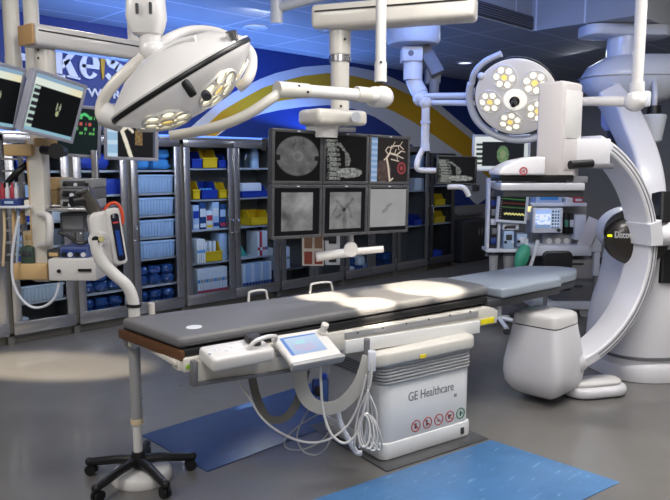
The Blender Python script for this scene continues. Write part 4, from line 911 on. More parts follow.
# blue-lit mount with elbow, arms
mo = thing('lamp_mount', 'blue-lit round ceiling mount with an elbow and twin arms to the right surgical light', 'ceiling mount', at(413, 30, D=7.4))
D7 = 7.35; c = at(413, 45, D=D7); t_ = at(413, 19, D=D7)
mb = MB(); mb.lathe([(0, c.z), (.26, c.z), (.285, c.z+.04), (.28, t_.z), (.22, CZ+.0), (0, CZ+.0)], Matrix.Translation((c.x, c.y, 0)), 36); mb.build('flange', COOL, mo, world=True)
mb = MB(); pbox(mb, 402, 46, 423, 61, D7-.12, .24, .02); mb.build('joint_block', COOL, mo, world=True)
mb = MB(); q = at(411, 53, D=D7-.125); mb.cyl(q, q+Vector((S, S, 0))*.02, .03); mb.build('bolt_cap', MIDG, mo, world=True)
mb = MB(); pcyl(mb, 413, 60, 80, D7, .10); mb.tube([at(413, 78, D=D7), at(416, 86, D=D7), at(421, 95, D=D7-.05)], .085, 16, 4); mb.build('elbow', COOL, mo, world=True)
mb = MB(); mb.tube([at(423, 48, D=D7), at(432, 62, D=D7-.05), at(438, 74, D=D7-.1)], 1, sub=3, sect=rrect(-.07, -.04, .07, .04, .015, 2), up=(S, S, 0)); pcyl(mb, 434, 80, 96, D7-.05, .05); pbox(mb, 426, 68, 441, 84, D7-.05, .14, .02); mb.build('spring_arm', MIDG, mo, world=True)
mb = MB(); mb.cyl(at(420, 96, D=D7-.05), at(480, 95.5, D=6.7), .03); mb.cyl(at(420, 102.5, D=D7-.05), at(480, 103, D=6.7), .03); mb.build('twin_arm', COOL, mo, world=True)
mb = MB(); mb.ball(at(421, 98, D=D7-.05), .09); mb.build('arm_hub', COOL, mo, world=True)
tu = thing('hanging_tube', 'pale hanging tube with an L-shaped grip carrying the small dark monitor', 'monitor arm', at(425.5, 104, D=7.05))
mb = MB(); pcyl(mb, 425.5, 104, 150, 7.05, .042); q = at(425.5, 103, D=7.05); mb.ball(q, .065); mb.build('tube', WHITE, tu, world=True)
mb = MB(); pcyl(mb, 425.5, 121, 123.5, 7.05, .052); pcyl(mb, 425.5, 143, 151, 7.05, .048); mb.build('sleeve', COOL, tu, world=True)
mb = MB(); mb.tube([at(423, 149, D=7.05), at(419, 157, D=7.03), at(417, 165, D=7.0), at(420, 170, D=7.0), at(440, 170.5, D=6.98)], .03, 10, 4); mb.build('grip', WHITE, tu, world=True)
mb = MB(); mb.tube([at(448, 187, D=6.95), at(460, 187, D=6.9), at(465, 189, D=6.88), at(469, 196, D=6.88)], .028, 10, 4); mb.build('lower_handle', WHITE, tu, world=True)
mb = MB(); q = at(458, 186, D=6.98); mb.cyl(at(440, 170.5, D=6.98), at(450, 172, D=7.06), .022); mb.cyl(at(452, 176, D=7.08), at(452, 189, D=7.0), .02); mb.build('bracket', MIDG, tu, world=True)
# ------------------------------------------------------------------ surgical lights
LEDM = mat('led_lens', 'fff0d0', .3, var=.12, scale=60, emit=1.25); LEDY = mat('led_lens_amber', 'f2d278', .3, var=.15, scale=60, emit=.9)
LENS = mat('lamp_underside', 'dcd8d6', .3, var=.02, coat=.3, emit=.22); RINGM = mat('led_ring', 'e8e6e2', .35, var=.02)
def lamp_head(root, M, R, a0=0, bulge=.10, dome=.17, handle=True):
    """light faces local -z"""
    mb = MB(); mb.lathe([(0, dome), (R*.30, dome*.96), (R*.62, dome*.72), (R*.85, dome*.38), (R*.97, dome*.12), (R, .02), (R, 0), (R*.9, 0)], M, 56); mb.build('lamp_dome', WHITE, root, world=True)
    mb = MB(); mb.lathe([(R*1.0, .012), (R*1.008, .008), (R*1.008, -.006), (R*1.0, -.010), (R*.97, -.005)], M, 56); mb.build('rim_seal', BLACK, root, world=True)
    b = bulge
    def zb(r): return -.015-b*(1-(r/R)**2.2)
    mb = MB(); mb.lathe([(R*.985, -.012)]+[(R*x, zb(R*x)) for x in (.96, .9, .8, .7, .55, .4, .25, .12)]+[(0, zb(0))], M, 56); un = mb.build('lamp_underside', LENS, root, world=True)
    def surf(x, y, off=0):
        r = math.hypot(x, y); g = 2.2*b*(r/R)**1.2/R
        nrm = Vector((x/r*g if r else 0, y/r*g if r else 0, -1)).normalized() if r else Vector((0, 0, -1))
        nrm = Vector((nrm.x, nrm.y, nrm.z)); p_ = Vector((x, y, zb(r))); return p_+nrm*off, nrm
    for k in range(5):
        a = a0+2*PI*k/5; cx, cy = R*.61*math.cos(a), R*.61*math.sin(a)
        ring = MB(); leds = []; amb = MB()
        pts = [(0, 0)]+[(R*.185*math.cos(2*PI*j/6+a), R*.185*math.sin(2*PI*j/6+a)) for j in range(6)]
        p_, n_ = surf(cx, cy, .0); Q = Vector((0, 0, 1)).rotation_difference(n_).to_matrix().to_4x4()
        ring.lathe([(R*.285, -.004), (R*.295, .006), (R*.305, -.004)], M @ Matrix.Translation(p_) @ Q, 32)
        for j, (dx, dy) in enumerate(pts):
            p_, n_ = surf(cx+dx, cy+dy, .003); Q = Vector((0, 0, 1)).rotation_difference(n_).to_matrix().to_4x4()
            MM = M @ Matrix.Translation(p_) @ Q
            ring.lathe([(R*.070, 0), (R*.078, .010), (R*.088, 0)], MM, 18)
            L1 = amb if not j else MB()
            L1.lathe([(0, .004), (R*.05, .003), (R*.070, 0), (R*.070, -.004)], MM, 16)
            if j: leds.append(L1)
        rg = ring.build('led_cluster', RINGM, root, world=True); [L1.build('led_lens', LEDM, rg, world=True) for L1 in leds]; amb.build('led_core', LEDY, rg, world=True)
    if handle:
        mb = MB(); z = zb(0); mb.lathe([(0, z+.01), (R*.28, z+.008), (R*.26, z-.012), (R*.12, z-.02), (0, z-.02)], M, 28); mb.build('handle_base', mat('handle_base', 'f4efe4', .4, emit=.7), root, world=True)
        mb = MB(); mb.lathe([(0, z-.015), (.045, z-.018), (.048, z-.035), (.03, z-.045), (.026, z-.11), (.018, z-.125), (0, z-.127)], M, 20); mb.build('handle', BLACK, root, world=True)
def axis_frame(c, n, xhint):
    z = -n.normalized(); x = (xhint-z*xhint.dot(z)).normalized(); y = z.cross(x); M = Matrix.Identity(4)
    for i in range(3): M[i][0] = x[i]; M[i][1] = y[i]; M[i][2] = z[i]; M[i][3] = c[i]
    return M
RT, FW, UP = Vector((S, -S, 0)), Vector((S, S, 0)), Vector((0, 0, 1))
c1 = at(182, 81, D=3.2); n1 = RT*.50-UP*.84+FW*.17
ML = axis_frame(c1, n1, RT*.84+UP*.5)
l1 = thing('surgical_light', 'large tilted white surgical light with LED clusters hanging at the upper left', 'surgical light', ML)
R1 = .365
lamp_head(l1, ML, R1, .34, .15, .165, handle=False)
mb = MB(); mb.tube([ML @ Vector(q) for q in ((.0, -.14, .135), (.08, -.16, .135), (.17, -.18, .11))], .018, sub=3); mb.build('dome_grip', WHITE, l1, world=True)
mb = MB(); q = ML @ Vector((.0, -.345, -.055)); mb.box(ML @ Vector((.02, -.335, -.055)), (.036, .06, .10), M=None, r=.01) if False else mb.box((.05, -.335, -.05), (.036, .04, .08), M=ML, r=.01); mb.build('grip_tab', BLACK, l1, world=True)
mb = MB(); mb.cyl(ML @ Vector((.09, -.28, -.105)), ML @ Vector((.09, -.30, -.12)), .020); mb.build('sensor_window', DARKG, l1, world=True)
mb = MB(); mb.cyl(ML @ Vector((.30, -.165, .02)), ML @ Vector((.315, -.175, .06)), .027, .025); mb.build('control_knob', STEEL, l1, world=True)
# yoke, knuckle and drop tube
KD = 3.25
mb = MB(); mb.tube([at(152, 52, D=KD), at(140, 60, D=KD), at(124, 74, D=KD-.02), at(110, 89, D=KD-.02), at(102, 103, D=KD), at(101, 115, D=KD), at(106, 120, D=KD), at(113, 121, D=KD)], .027, 14, 5); yk = mb.build('yoke_arm', CREAM, l1, world=True)
mb = MB(); mb.tube([at(154, 50, D=KD+.05), at(168, 39, D=KD+.25), at(190, 31, D=KD+.35), at(215, 32, D=KD+.35), at(238, 42, D=KD+.3), at(250, 52, D=KD+.2), at(252, 66, D=KD+.15), at(247, 80, D=KD+.1), at(238, 88, D=KD+.1)], .026, 14, 5); mb.build('yoke_arm', WHITE, l1, world=True)
mb = MB(); mb.cyl(at(104, 114, D=KD), at(122, 122, D=KD), .06, .05); mb.build('yoke_pivot', WHITE, l1, world=True)
mb = MB(); pcyl(mb, 150, 34, 50, KD, .05); mb.ball(at(152, 50, D=KD), .058); mb.build('neck', WHITE, l1, world=True)
kb = at(146.5, 18, D=KD); kz0, kz1 = at(145, 37, D=KD).z, at(145, -4, D=KD).z
mb = MB(); mb.loft([sq(0, 0, z, h, h*.9, 3.5) for z, h in [(kz0-kb.z, .045), (kz0-kb.z+.012, .066), (kz0-kb.z+.04, .077), (0, .088), (kz1-kb.z, .082), (kz1-kb.z+.03, .06)]], frame(kb, CAMROT)); kn = mb.build('knuckle', WHITE, l1, world=True)
mb = MB()
for px in (136.5, 150): pbox(mb, px-1.2, 3 if px < 140 else 2, px+1.2, 13, KD-.092, .03)
mb.build('slot', DARKG, kn, world=True)
mb = MB(); mb.cyl((kb.x, kb.y, kz1), (kb.x, kb.y, TRAYZ), .045, n=24); mb.build('drop_tube', WHITE, l1, world=True)
# right light
c2 = at(516, 97, D=6.5); n2_ = -FW*.76-UP*.46+RT*(-.32)
MR = axis_frame(c2, n2_, RT)
l2 = thing('surgical_light', 'round white surgical light with glowing LED clusters facing us behind the detector', 'surgical light', MR)
R2 = .385
lamp_head(l2, MR, R2, .35, .05, .16)
mb = MB(); mb.tube([MR @ Vector(q) for q in ((-.44, -.05, .05), (-.44, .10, .06), (-.36, .30, .06), (-.2, .43, .06), (0, .475, .06), (.22, .43, .06), (.42, .27, .06), (.46, .1, .06))], .036, 12, 5); mb.build('yoke_arm', COOL, l2, world=True)
mb = MB(); mb.tube([MR @ Vector(q) for q in ((-.43, -.05, .05), (-.42, -.16, .04), (-.34, -.28, .04), (-.2, -.38, .03))], .03, 12, 4); mb.build('side_handle', COOL, l2, world=True)
mb = MB(); mb.cyl(at(480, 99, D=6.72), MR @ Vector((-.36, 0, .05)), .05); mb.build('pivot', COOL, l2, world=True)
mb = MB(); q = at(481, 76, D=6.5); mb.ball(q, .035); mb.build('knob', COOL, l2, world=True)
# ------------------------------------------------------------------ monitor bank on its column
def beam(o, p, q, w, h, m_, slot=True, nm='beam', cap=None):
    d = (q-p).normalized(); L = (q-p).length; a = math.atan2(d.y, d.x); M = Matrix.Translation((p+q)/2) @ Matrix.Rotation(a, 4, 'Z') @ Matrix.Rotation(-math.asin(d.z), 4, 'Y')
    mb = MB(); mb.box((0, 0, 0), (L, w, h), M=M, r=.03, seg=3); b = mb.build(nm, m_, o, world=True)
    if slot: mb = MB(); mb.box((0, -w/2-.001, h*.18), (L*.94, .006, h*.07), M=M); mb.build('slot', BLACK, b, world=True)
    if cap: mb = MB(); mb.box((-L/2-.006, 0, 0), (.02, w*.96, h*.94), M=M, r=.01); mb.build('end_cap', cap, b, world=True)
    return M
bk = thing('monitor_bank_hanger', 'white ceiling beam and column carrying the bank of six monitors', 'monitor hanger', at(340, 60, D=4.7))
pa, pb2 = at(316, 19.5, D=4.78), at(476, 9, D=4.42); pb2.z = pa.z-.0
beam(bk, pa, pb2, .22, .155, CREAM)
cz0 = at(340, 112, D=4.75)
ctop = at(340, 27, D=4.75)
mb = MB(); mb.cyl((ctop.x, ctop.y, cz0.z), (ctop.x, ctop.y, pa.z-.05), .063, n=28); mb.build('column', CREAM, bk, world=True)
mb = MB(); mb.cyl((ctop.x, ctop.y, at(340, 55, D=4.75).z), (ctop.x, ctop.y, at(340, 30, D=4.75).z), .073, n=28); mb.build('upper_sleeve', CREAM, bk, world=True)
mb = MB(); mb.cyl((ctop.x, ctop.y, at(340, 62, D=4.75).z), (ctop.x, ctop.y, at(340, 56, D=4.75).z), .074, n=28); mb.build('steel_collar', STEEL, bk, world=True)
for q in ((345, 39), (341, 106)): mb = MB(); p = at(q[0], q[1], D=4.675); mb.ball(p, .009); mb.build('screw', DARKG, bk, world=True)
tl, tr, bl3 = at(269.5, 127.5, D=4.3), at(409, 136.5, D=5.06), at(274, 240, D=4.32)
MBK, wb_, hb_ = corner_frame(tl, tr, bl3)
yb = MBK.to_3x3() @ Vector((0, 1, 0)); rotb = math.atan2((MBK.to_3x3() @ Vector((1, 0, 0))).y, (MBK.to_3x3() @ Vector((1, 0, 0))).x)
bc_ = at(333, 118, D=4.62); 
mb = MB(); mb.box((0, 0, 0), (.42, .24, .10), M=frame(bc_, rotb), r=.03, seg=3); bx = mb.build('pivot_box', CREAM, bk, world=True)
mb = MB(); p = at(356, 117, D=4.53); mb.cyl(p, p+Vector((S, S, 0))*.04, .032, n=20); mb.build('bolt_cap', COOL, bx, world=True)
mb = MB(); mb.cyl(bc_-Vector((.05, -.05, .03)), Vector((bc_.x-.05, bc_.y+.05, bc_.z-.13)), .12, .1, n=26); mb.build('swivel', WHITE, bk, world=True)
mb = MB(); mb.box(Vector((0, .17, -.13)), (wb_*.92, .05, .08), M=MBK @ Matrix.Translation((0, 0, hb_/2+.03))); mb.box((0, .17, -.02), (.08, .05, hb_+.05), M=MBK); mb.build('carrier_frame', DARKG, bk, world=True)
mb = MB(); pbox(mb, 339, 127.5, 356, 132, 4.5, .04, .004); mb.build('display_tag', MIDG, bk, world=True)
# pictures
def nz(x, y, s=0): return noise.fractal((x, y, s), 1.0, 2.0, 4)
def scr_ct(u, v):
    x, y = (u-.5)/.47, (v-.52)/.41; r = x*x+y*y
    if r > 1 or v < .1: return (.004,)*3
    if abs(x) > .80 and abs(y+.1) < .12+.05*nz(u*9, v*9): return (.01,)*3
    g = .10+.04*nz(u*6, v*6, 2)+.05*max(0, 1-r*6)*(1 if abs(math.sqrt(r)-.2) < .05 else .1)
    if y > .35 and abs(x) < .3: g += .05*nz(u*14, v*6, 7)
    if r > .93: g *= .6
    return (g, g, g*1.02)
def scr_spine(u, v):
    g = .004+.004*max(0, nz(u*5, v*5, 8))
    cx = .15+.05*math.sin(v*4+.5); k = (v*9.5) % 1
    if .03 < v < .90:
        if abs(u-cx) < .085 and .12 < k < .88: g = .17+.13*nz(u*26, v*26)+.08*(1 if k > .7 else 0)
        elif abs(u-cx-.13) < .05 and .25 < k < .8: g = .13+.16*nz(u*30, v*30, 3)
        elif abs(u-cx) < .15 and nz(u*24, v*24, 6) > .12: g = .12
    cx2 = .44-.30*(v-.55)+.10*math.sin((v-.3)*7)
    if .34 < v < .84 and abs(u-cx2) < .045+.03*nz(u*7, v*7): g = .15+.16*nz(u*24, v*24, 4)
    if .40 < v < .60 and abs(u-.50) < .03: g = .12+.08*nz(u*20, v*20)
    if ((u-.58)/.32)**2+((v-.17-.04*u)/.11)**2 < 1+.3*nz(u*8, v*8, 2): g = .21+.20*nz(u*16, v*16, 1)
    g = max(.003, g); return (g*.96, g, g*.93)
def seg_d(u, v, a, b):
    ax, ay = a; bx_, by = b; t = max(0, min(1, ((u-ax)*(bx_-ax)+(v-ay)*(by-ay))/((bx_-ax)**2+(by-ay)**2+1e-9)))
    return math.hypot(u-ax-t*(bx_-ax), v-ay-t*(by-ay))
VES = [((.42, .02), (.36, .35), .03), ((.36, .35), (.30, .55), .03), ((.30, .55), (.40, .66), .028), ((.40, .66), (.62, .62), .022), ((.62, .62), (.78, .72), .018), ((.40, .66), (.45, .82), .016), ((.45, .82), (.72, .84), .014), ((.62, .62), (.85, .55), .013), ((.45, .52), (.70, .48), .013), ((.72, .84), (.85, .76), .012), ((.55, .63), (.6, .75), .012), ((.30, .55), (.22, .50), .016), ((.36, .62), (.26, .72), .013), ((.26, .72), (.34, .80), .011), ((.34, .80), (.5, .78), .010), ((.5, .84), (.56, .92), .010), ((.72, .84), (.80, .93), .009), ((.78, .72), (.90, .70), .010), ((.62, .62), (.66, .52), .010), ((.66, .84), (.7, .74), .010), ((.42, .02), (.52, .08), .02)]
def scr_ves(u, v):
    if u < .17: return (.18, .30, .50) if int(v*16) % 2 else (.32, .42, .60)
    uu = (u-.17)/.83; c = Vector((.020, .016, .015))
    if ((uu-.2)/.25)**2+((v-.25)/.25)**2 < 1: c += Vector((.05, .03, .025))*(1+nz(u*9, v*9))
    dd = math.hypot(uu-.80, v-.32)
    if dd < .14: c += Vector((.32, .04, .05))*(.5+.5*math.sin(dd*60))
    for a, b, w in VES:
        d = seg_d(uu, v, a, b)
        if d < w: c = Vector((.75, .62, .50))*(.5+.5*(1-d/w)); break
    return c
def scr_fluoro(i):
    def f(u, v):
        lo, hi = ((.16, .85), (.13, .90), (.02, .99))[i], ((.10, .90), (.10, .90), (.10, .97))[i]
        if not (lo[0] < u < lo[1] and hi[0] < v < hi[1]): return (.004, .004, .005)
        g = (.17, .19, .30)[i]+(.07, .06, .015)[i]*nz(u*4, v*4, i*3)*1.2
        if i == 0: g += .12*math.exp(-((u-.65)**2+(v-.72)**2)*22)-.07*math.exp(-((u-.25)**2+(v-.4)**2)*30)
        if i == 1:
            for a, b, w in [((.5, .12), (.48, .5), .03), ((.48, .5), (.3, .7), .02), ((.48, .5), (.68, .75), .02), ((.3, .6), (.22, .45), .015), ((.6, .55), (.66, .35), .02), ((.4, .4), (.3, .35), .02)]:
                if seg_d(u, v, a, b) < w*(1.5+nz(u*9, v*9, 5)): g -= .07
        if i == 2 and ((u-.45)/.14)**2+((v-.52-(u-.45)*.8)/.06)**2 < 1+nz(u*14, v*14): g -= .10
        return (max(.02, g),)*3
    return f
PICS = [scr_ct, scr_spine, scr_ves, scr_fluoro(0), scr_fluoro(1), scr_fluoro(2)]
LB = ['round grey scan slice, top left of the bank of six', 'white spine scan, top middle of the bank of six', 'coloured vessel picture, top right of the bank of six', 'grey cloudy x-ray, bottom left of the bank of six', 'grey x-ray with dark branching vessels, bottom middle of six', 'pale x-ray with one smudge, bottom right of six']
mw, mh = wb_/3, hb_/2
BEZ = mat('bank_bezel', '48484c', .4, var=.05)
for k in range(6):
    i, j = k % 3, k//3
    Mk = MBK @ Matrix.Translation(((i-1)*mw, 0, (.5-j)*mh))
    mo_ = monitor('display_monitor', 'dark monitor showing a '+LB[k], Mk, mw-.004, mh-.004, PICS[k], BEZ, .021, .035, depth=.05, group='bank of six monitors', nx=130, ny=108)
    mb = MB(); mb.box((0, -.003, mh/2-.012), (.02, .004, .006), M=Mk); mb.build('power_light', COOL, mo_, world=True)
# handle and tray hanging under the bank
hn = bk
mb = MB(); mb.cyl(at(316, 257, D=4.72), at(352, 252, D=4.76), .034, .032, n=18); mb.cyl(at(352, 252, D=4.76), at(383, 249, D=4.8), .026, .024, n=18); mb.build('grip_bar', WHITE, hn, world=True)
p = at(351, 250, D=4.72); mb = MB(); mb.cyl(p, p+Vector((S, S, 0))*.09, .05, n=22); mb.build('grip_hub', WHITE, hn, world=True)
p = at(351, 246, D=4.79); mb = MB(); mb.cyl(p, (p.x, p.y, at(351, 226, D=4.79).z), .02); mb.build('hanger_stem', GREYP, hn, world=True)
tr_ = thing('hanging_tray', 'white tray with four red-brown compartments hanging beneath the monitor bank', 'tray', at(320, 252, D=4.95))
mb = MB(); M_, w, h = pbox(mb, 302, 233, 324, 266, 4.98, .05, .006)
tb_ = mb.build('tray_body', CREAM, tr_, world=True)
for i in range(2):
    for j in range(2): mb = MB(); mb.box((-w/4+.005+i*w/2.15, -.002, -h/4+j*h/2.1), (w*.36, .01, h*.38), M=M_, r=.003); mb.build('compartment', mat('brown_compartment', '8a6a54', .5, var=.3, scale=30) if j else mat('red_compartment', '8c3c30', .5, var=.3, scale=30), tb_, world=True)
mb = MB(); M2, w2, h2 = pbox(mb, 325, 233, 340, 265, 4.97, .05, .006); sb = mb.build('side_panel', COOL, tr_, world=True)
mb = MB(); mb.box((0, -.003, h2*.28), (w2*.5, .01, h2*.22), M=M2); mb.box((0, -.003, -h2*.3), (w2*.5, .01, h2*.22), M=M2); mb.build('dark_window', BLACK, sb, world=True)
p = at(330, 236, D=5.0); mb = MB(); mb.cyl(p, (p.x, p.y, at(330, 215, D=5.0).z), .018); mb.build('hanger_stem', GREYP, tr_, world=True)
# ================================================================== left: monitors, arms and the equipment tower
def scr_app(ox):
    def f(u, v):
        if v > .93: return (.25, .38, .52)
        if v > .80: return Vector((.72, .78, .70)).lerp(Vector((.80, .70, .40)), max(0, (u-.5)*1.6))
        if v < .06: return (.25, .45, .55)
        if u < .14: return (.02, .02, .03) if (v*9) % 1 < .6 and u > .03 else (.45, .58, .52)
        x = u-.58-ox; y = v-.40
        r1 = math.hypot((abs(x)-.032)/.016, (y-.12)/.075)
        r2 = math.hypot(x/.032, y/.05)
        if r1 < 1: return (.30, .32, .22)
        if r2 < 1: return (.36, .42, .20)
        return (.004, .005, .005)
    return f
FRM = mat('monitor_frame_grey', 'a0a2b2', .4, var=.03)
tl, tr, bl4 = at(36, 68, D=4.25), at(88.5, 86, D=4.6), at(19, 131, D=4.23)
Mm, w, h = corner_frame(tl, tr, bl4)
monitor('display_monitor', 'tilted grey-framed monitor showing a small green scan on black, second from the left', Mm, w, h, scr_app(0), FRM, .022, .04)
tl, tr, bl4 = at(-24, 56, D=4.06), at(30, 70, D=4.36), at(-42, 122, D=4.04)
Mm2, w2, h2 = corner_frame(tl, tr, bl4)
monitor('display_monitor', 'tilted grey-framed monitor cut off by the left edge of the photo', Mm2, w2, h2, scr_app(.0), FRM, .022, .04)
def scr_vital(u, v):
    c = (.008, .016, .016)
    rows = [(.80, (.1, .5, .15)), (.66, (.5, .1, .08)), (.56, (.1, .4, .12)), (.47, (.12, .4, .1))]
    if .55 < u < .92:
        for y, k in rows:
            if abs(v-y) < .03 and math.sin(u*70)+math.sin(u*31+y*40) > .1: return k
    if .05 < u < .2 and abs(v-.30) < .02: return (.1, .7, .1)
    if .62 < u < .8 and abs(v-.88+.5*abs(u-.71)) < .03: return (.1, .6, .2)
    if u < .52 and abs(v-.62-.02*math.sin(u*60)) < .008: return (.1, .4, .1)
    return c
tl, tr, bl4 = at(46, 102, D=5.0), at(102.5, 107, D=5.1), at(44, 155, D=5.0)
M3, w3, h3 = corner_frame(tl, tr, bl4)
monitor('vitals_monitor', 'grey-framed monitor with green figures behind the tilted monitor', M3, w3, h3, scr_vital, FRM, .024, .04)
def scr_angio(u, v):
    if u < .22: return (.30, .48, .66) if int(v*12) % 3 else (.5, .65, .78)
    uu = (u-.22)/.78
    for a, b, w in [((.35, 0), (.22, .3), .05), ((.22, .3), (.10, .55), .05), ((.10, .55), (.25, .62), .045), ((.25, .62), (.4, .52), .03)]:
        if seg_d(uu, v, a, b) < w: return (.75, .70, .58)
    if .45 < uu < .65 and .25 < v < .55: k = nz(u*22, v*22); return (.20+.15*k, .13+.1*k, .06)
    if uu > .93: return (.08, .09, .12)
    return (.01, .01, .012)
tl, tr, bl4 = at(104, 103, D=4.95), at(159, 106, D=5.05), at(103.5, 159.5, D=4.95)
M4, w4, h4 = corner_frame(tl, tr, bl4)
monitor('display_monitor', 'grey-framed monitor with a pale curving vessel picture under the large surgical light', M4, w4, h4, scr_angio, FRM, .024, .04)
# pole and beam that carry them
pl = thing('hanging_pole', 'cream ceiling pole at the left edge carrying the tilted monitors', 'ceiling pole', at(11, 0, D=4.75))
p = at(13.5, 62, D=4.75); mb = MB(); mb.cyl(p, (p.x, p.y, CZ+.5), .052, n=24); mb.build('pole', CREAM, pl, world=True)
mb = MB(); mb.cyl((p.x, p.y, at(13.5, 68, D=4.75).z), (p.x, p.y, at(13.5, 57, D=4.75).z), .055, n=24); mb.build('lower_sleeve', CREAM, pl, world=True)
q = Mm @ Vector((-.1, .12, .1)); q2 = Mm2 @ Vector((.1, .12, .05)); q3 = M3 @ Vector((0, .1, 0))
e = Vector((p.x, p.y, p.z-.15)); mb = MB(); mb.cyl(e, p, .04); mb.cyl(e, Mm @ Vector((0, .1, 0)), .03); mb.cyl(e, Mm2 @ Vector((0, .1, 0)), .03); mb.build('monitor_bracket', MIDG, pl, world=True)
ar = thing('service_boom', 'white slotted ceiling arm with a cream column, above the left monitors', 'ceiling arm', at(45, 50, D=4.7))
pa, pb2 = at(27, 35, D=4.55), at(146, 52, D=5.3); pb2.z = pa.z
beam(ar, pa, pb2, .19, .14, WHITE, cap=mat('warm_lit_end_cap', 'c09a6c', .5))  # beam end with the warm light put into its colour
ctop = at(45, 50, D=4.68)
mb = MB(); mb.cyl((ctop.x, ctop.y, at(45, 84, D=4.68).z), (ctop.x, ctop.y, pa.z-.05), .066, n=28); mb.build('column', CREAM, ar, world=True)
for dy in (50, 58): mb = MB(); c = at(38.5, dy, D=4.62); mb.ball(c, .009); mb.build('screw', DARKG, ar, world=True)
q = Vector((ctop.x, ctop.y, at(45, 84, D=4.68).z)); mb = MB(); mb.cyl(q, M3 @ Vector((.0, .1, .1)), .03); mb.cyl(M3 @ Vector((0, .12, 0)), M4 @ Vector((0, .12, 0)), .025); mb.build('monitor_bracket', MIDG, ar, world=True)
mb = MB(); q = at(138, 36, D=5.2); q0 = at(138, 56, D=5.25); mb.cyl((q0.x, q0.y, pa.z), (q0.x, q0.y, CZ), .07); mb.build('ceiling_post', CREAM, ar, world=True)
# equipment tower
TAN = mat('tan_enamel_warm_cast', 'c8a878', .5, var=.06); BD = 4.7  # on the tower, warm light put into the colour; tan modules share it
tw = thing('equipment_tower', 'white equipment tower column with painted warm light and a drawer shelf, hanging at the left', 'equipment tower', at(38, 200, D=BD))
mb = MB(); M_, w, h = pbox(mb, 30.5, 139, 45, 282, BD-.05, .12, .008); tcw = mb.build('column', CREAM, tw, world=True)
mb = MB(); mb.box((-w/2-.004, .06, 0), (.012, .118, h*.99), M=M_, r=.003); mb.build('warm_lit_side', TAN, tcw, world=True)  # warm light painted on the left side of the white column
p = at(38, 142, D=BD+.1); mb = MB(); mb.cyl((p.x, p.y, p.z-.1), (p.x, p.y, CZ), .05); mb.build('ceiling_tube', CREAM, tw, world=True)
mb = MB(); pbox(mb, 3, 144, 31, 156, BD-.1, .25, .012); pbox(mb, 33, 138, 46, 146, BD-.08, .2, .01); mb.build('top_arm', TAN, tw, world=True)
mb = MB(); pbox(mb, 48, 259, 96, 281, BD-.18, .45, .012); dw = mb.build('shelf_drawer', WHITE, tw, world=True)
mb = MB(); pbox(mb, 78, 269, 91, 271.5, BD-.19, .03); q = at(59, 271, D=BD-.185); mb.cyl(q-FW*.01, q+FW*.02, .012); mb.build('drawer_pull', BLACK, dw, world=True)
mb = MB(); pbox(mb, 10.5, 264, 47, 280, BD-.10, .42, .012); mb.build('warm_lit_shelf_end', TAN, tw, world=True)
mb = MB(); mb.tube([at(40, 214, D=BD-.07), at(48, 216, D=BD-.13), at(50, 224, D=BD-.15), at(49.5, 236, D=BD-.15), at(48, 243, D=BD-.13), at(40, 245, D=BD-.07)], .024, 12, 4); mb.build('column_handle', WHITE, tw, world=True)
mb = MB(); pbox(mb, 46, 208.5, 100, 211.5, BD-.05, .4, .004); pbox(mb, 34, 205, 60, 207, BD+.02, .35, .004); mb.build('equipment_shelf', STEEL, tw, world=True)
mb = MB(); pbox(mb, 93, 150, 99, 270, BD+.34, .04, .004); mb.build('rear_upright', STEEL, tw, world=True)
def device(name, label, cat, rect, D, t, m_, face=None, knobs=0, group=None, fm=DARKG):
    o = thing(name, label, cat, at((rect[0]+rect[2])/2, rect[3], D=D), group)
    mb = MB(); M, w, h = pbox(mb, *rect, D, t, .006); b = mb.build('case', m_, o, world=True)
    if face: mb = MB(); mb.box((face[0]*w/2, -.002, face[1]*h/2), (w*face[2], .006, h*face[3]), M=M, r=.002); mb.build('front_panel', fm, o, world=True)
    if knobs:
        for k in range(knobs): mb = MB(); c = M @ Vector((-w*.35+w*.7*k/max(1, knobs-1), -.004, -h*.12)); mb.cyl(c-FW*.012, c+FW*.01, min(.016, h*.2), n=14); mb.build('knob', COOL if k % 2 else BLACK, o, world=True)
    return o
GD = 'stacked devices on the equipment tower'
device('electronic_module', 'upper tan module behind the tower column', 'medical device', (30, 178, 57, 190), BD+.15, .3, TAN, (0.2, 0, .3, .4), 0, fm=BEIGE)
device('electronic_module', 'lower tan module behind the tower column', 'medical device', (30, 190.5, 57, 206.5), BD+.15, .3, TAN, (0.1, 0, .5, .5), 1, fm=BEIGE)
for k, (y0, y1) in enumerate([(179, 188), (188.5, 199), (199.5, 208)]):
    device('electronic_module', '%s dark grey module of the stack of three right of the tower column' % ['top', 'middle', 'bottom'][k], 'medical device', (60, y0, 92, y1), BD+.0, .3, GREYP if k != 1 else MIDG, (-.1, .0, .7, .55), 3+k, GD, BLACK if k else DARKG)
device('pump_module', 'blue-faced pump with dials on the drawer shelf', 'pump', (60, 247, 88, 259), BD-.12, .25, mat('slate_blue', '4c5c90', .5), (0, .3, .85, .35), 4, fm=NAVY)
device('electronic_module', 'dark flat module between the tower column and the blue pump', 'medical device', (47, 250, 60, 259), BD-.10, .25, DARKG, (0, 0, .7, .4), 0, fm=TAN)
device('electronic_module', 'dim upper module with a ribbed front below the tower shelf', 'medical device', (60, 213, 86, 232), BD+.1, .25, MIDG, (0, 0, .8, .7), 0, fm=GREYP)
device('electronic_module', 'dark green box on the warm-lit shelf end', 'medical device', (20, 247, 33, 264), BD-.08, .2, mat('dark_green', '3c5248', .5), (0, .2, .7, .3), 0, fm=DARKG)
device('electronic_module', 'beige rounded module above the dark green box', 'medical device', (23, 231, 34, 247), BD+.02, .12, BEIGE, (0, .2, .6, .3), 0, fm=TAN)
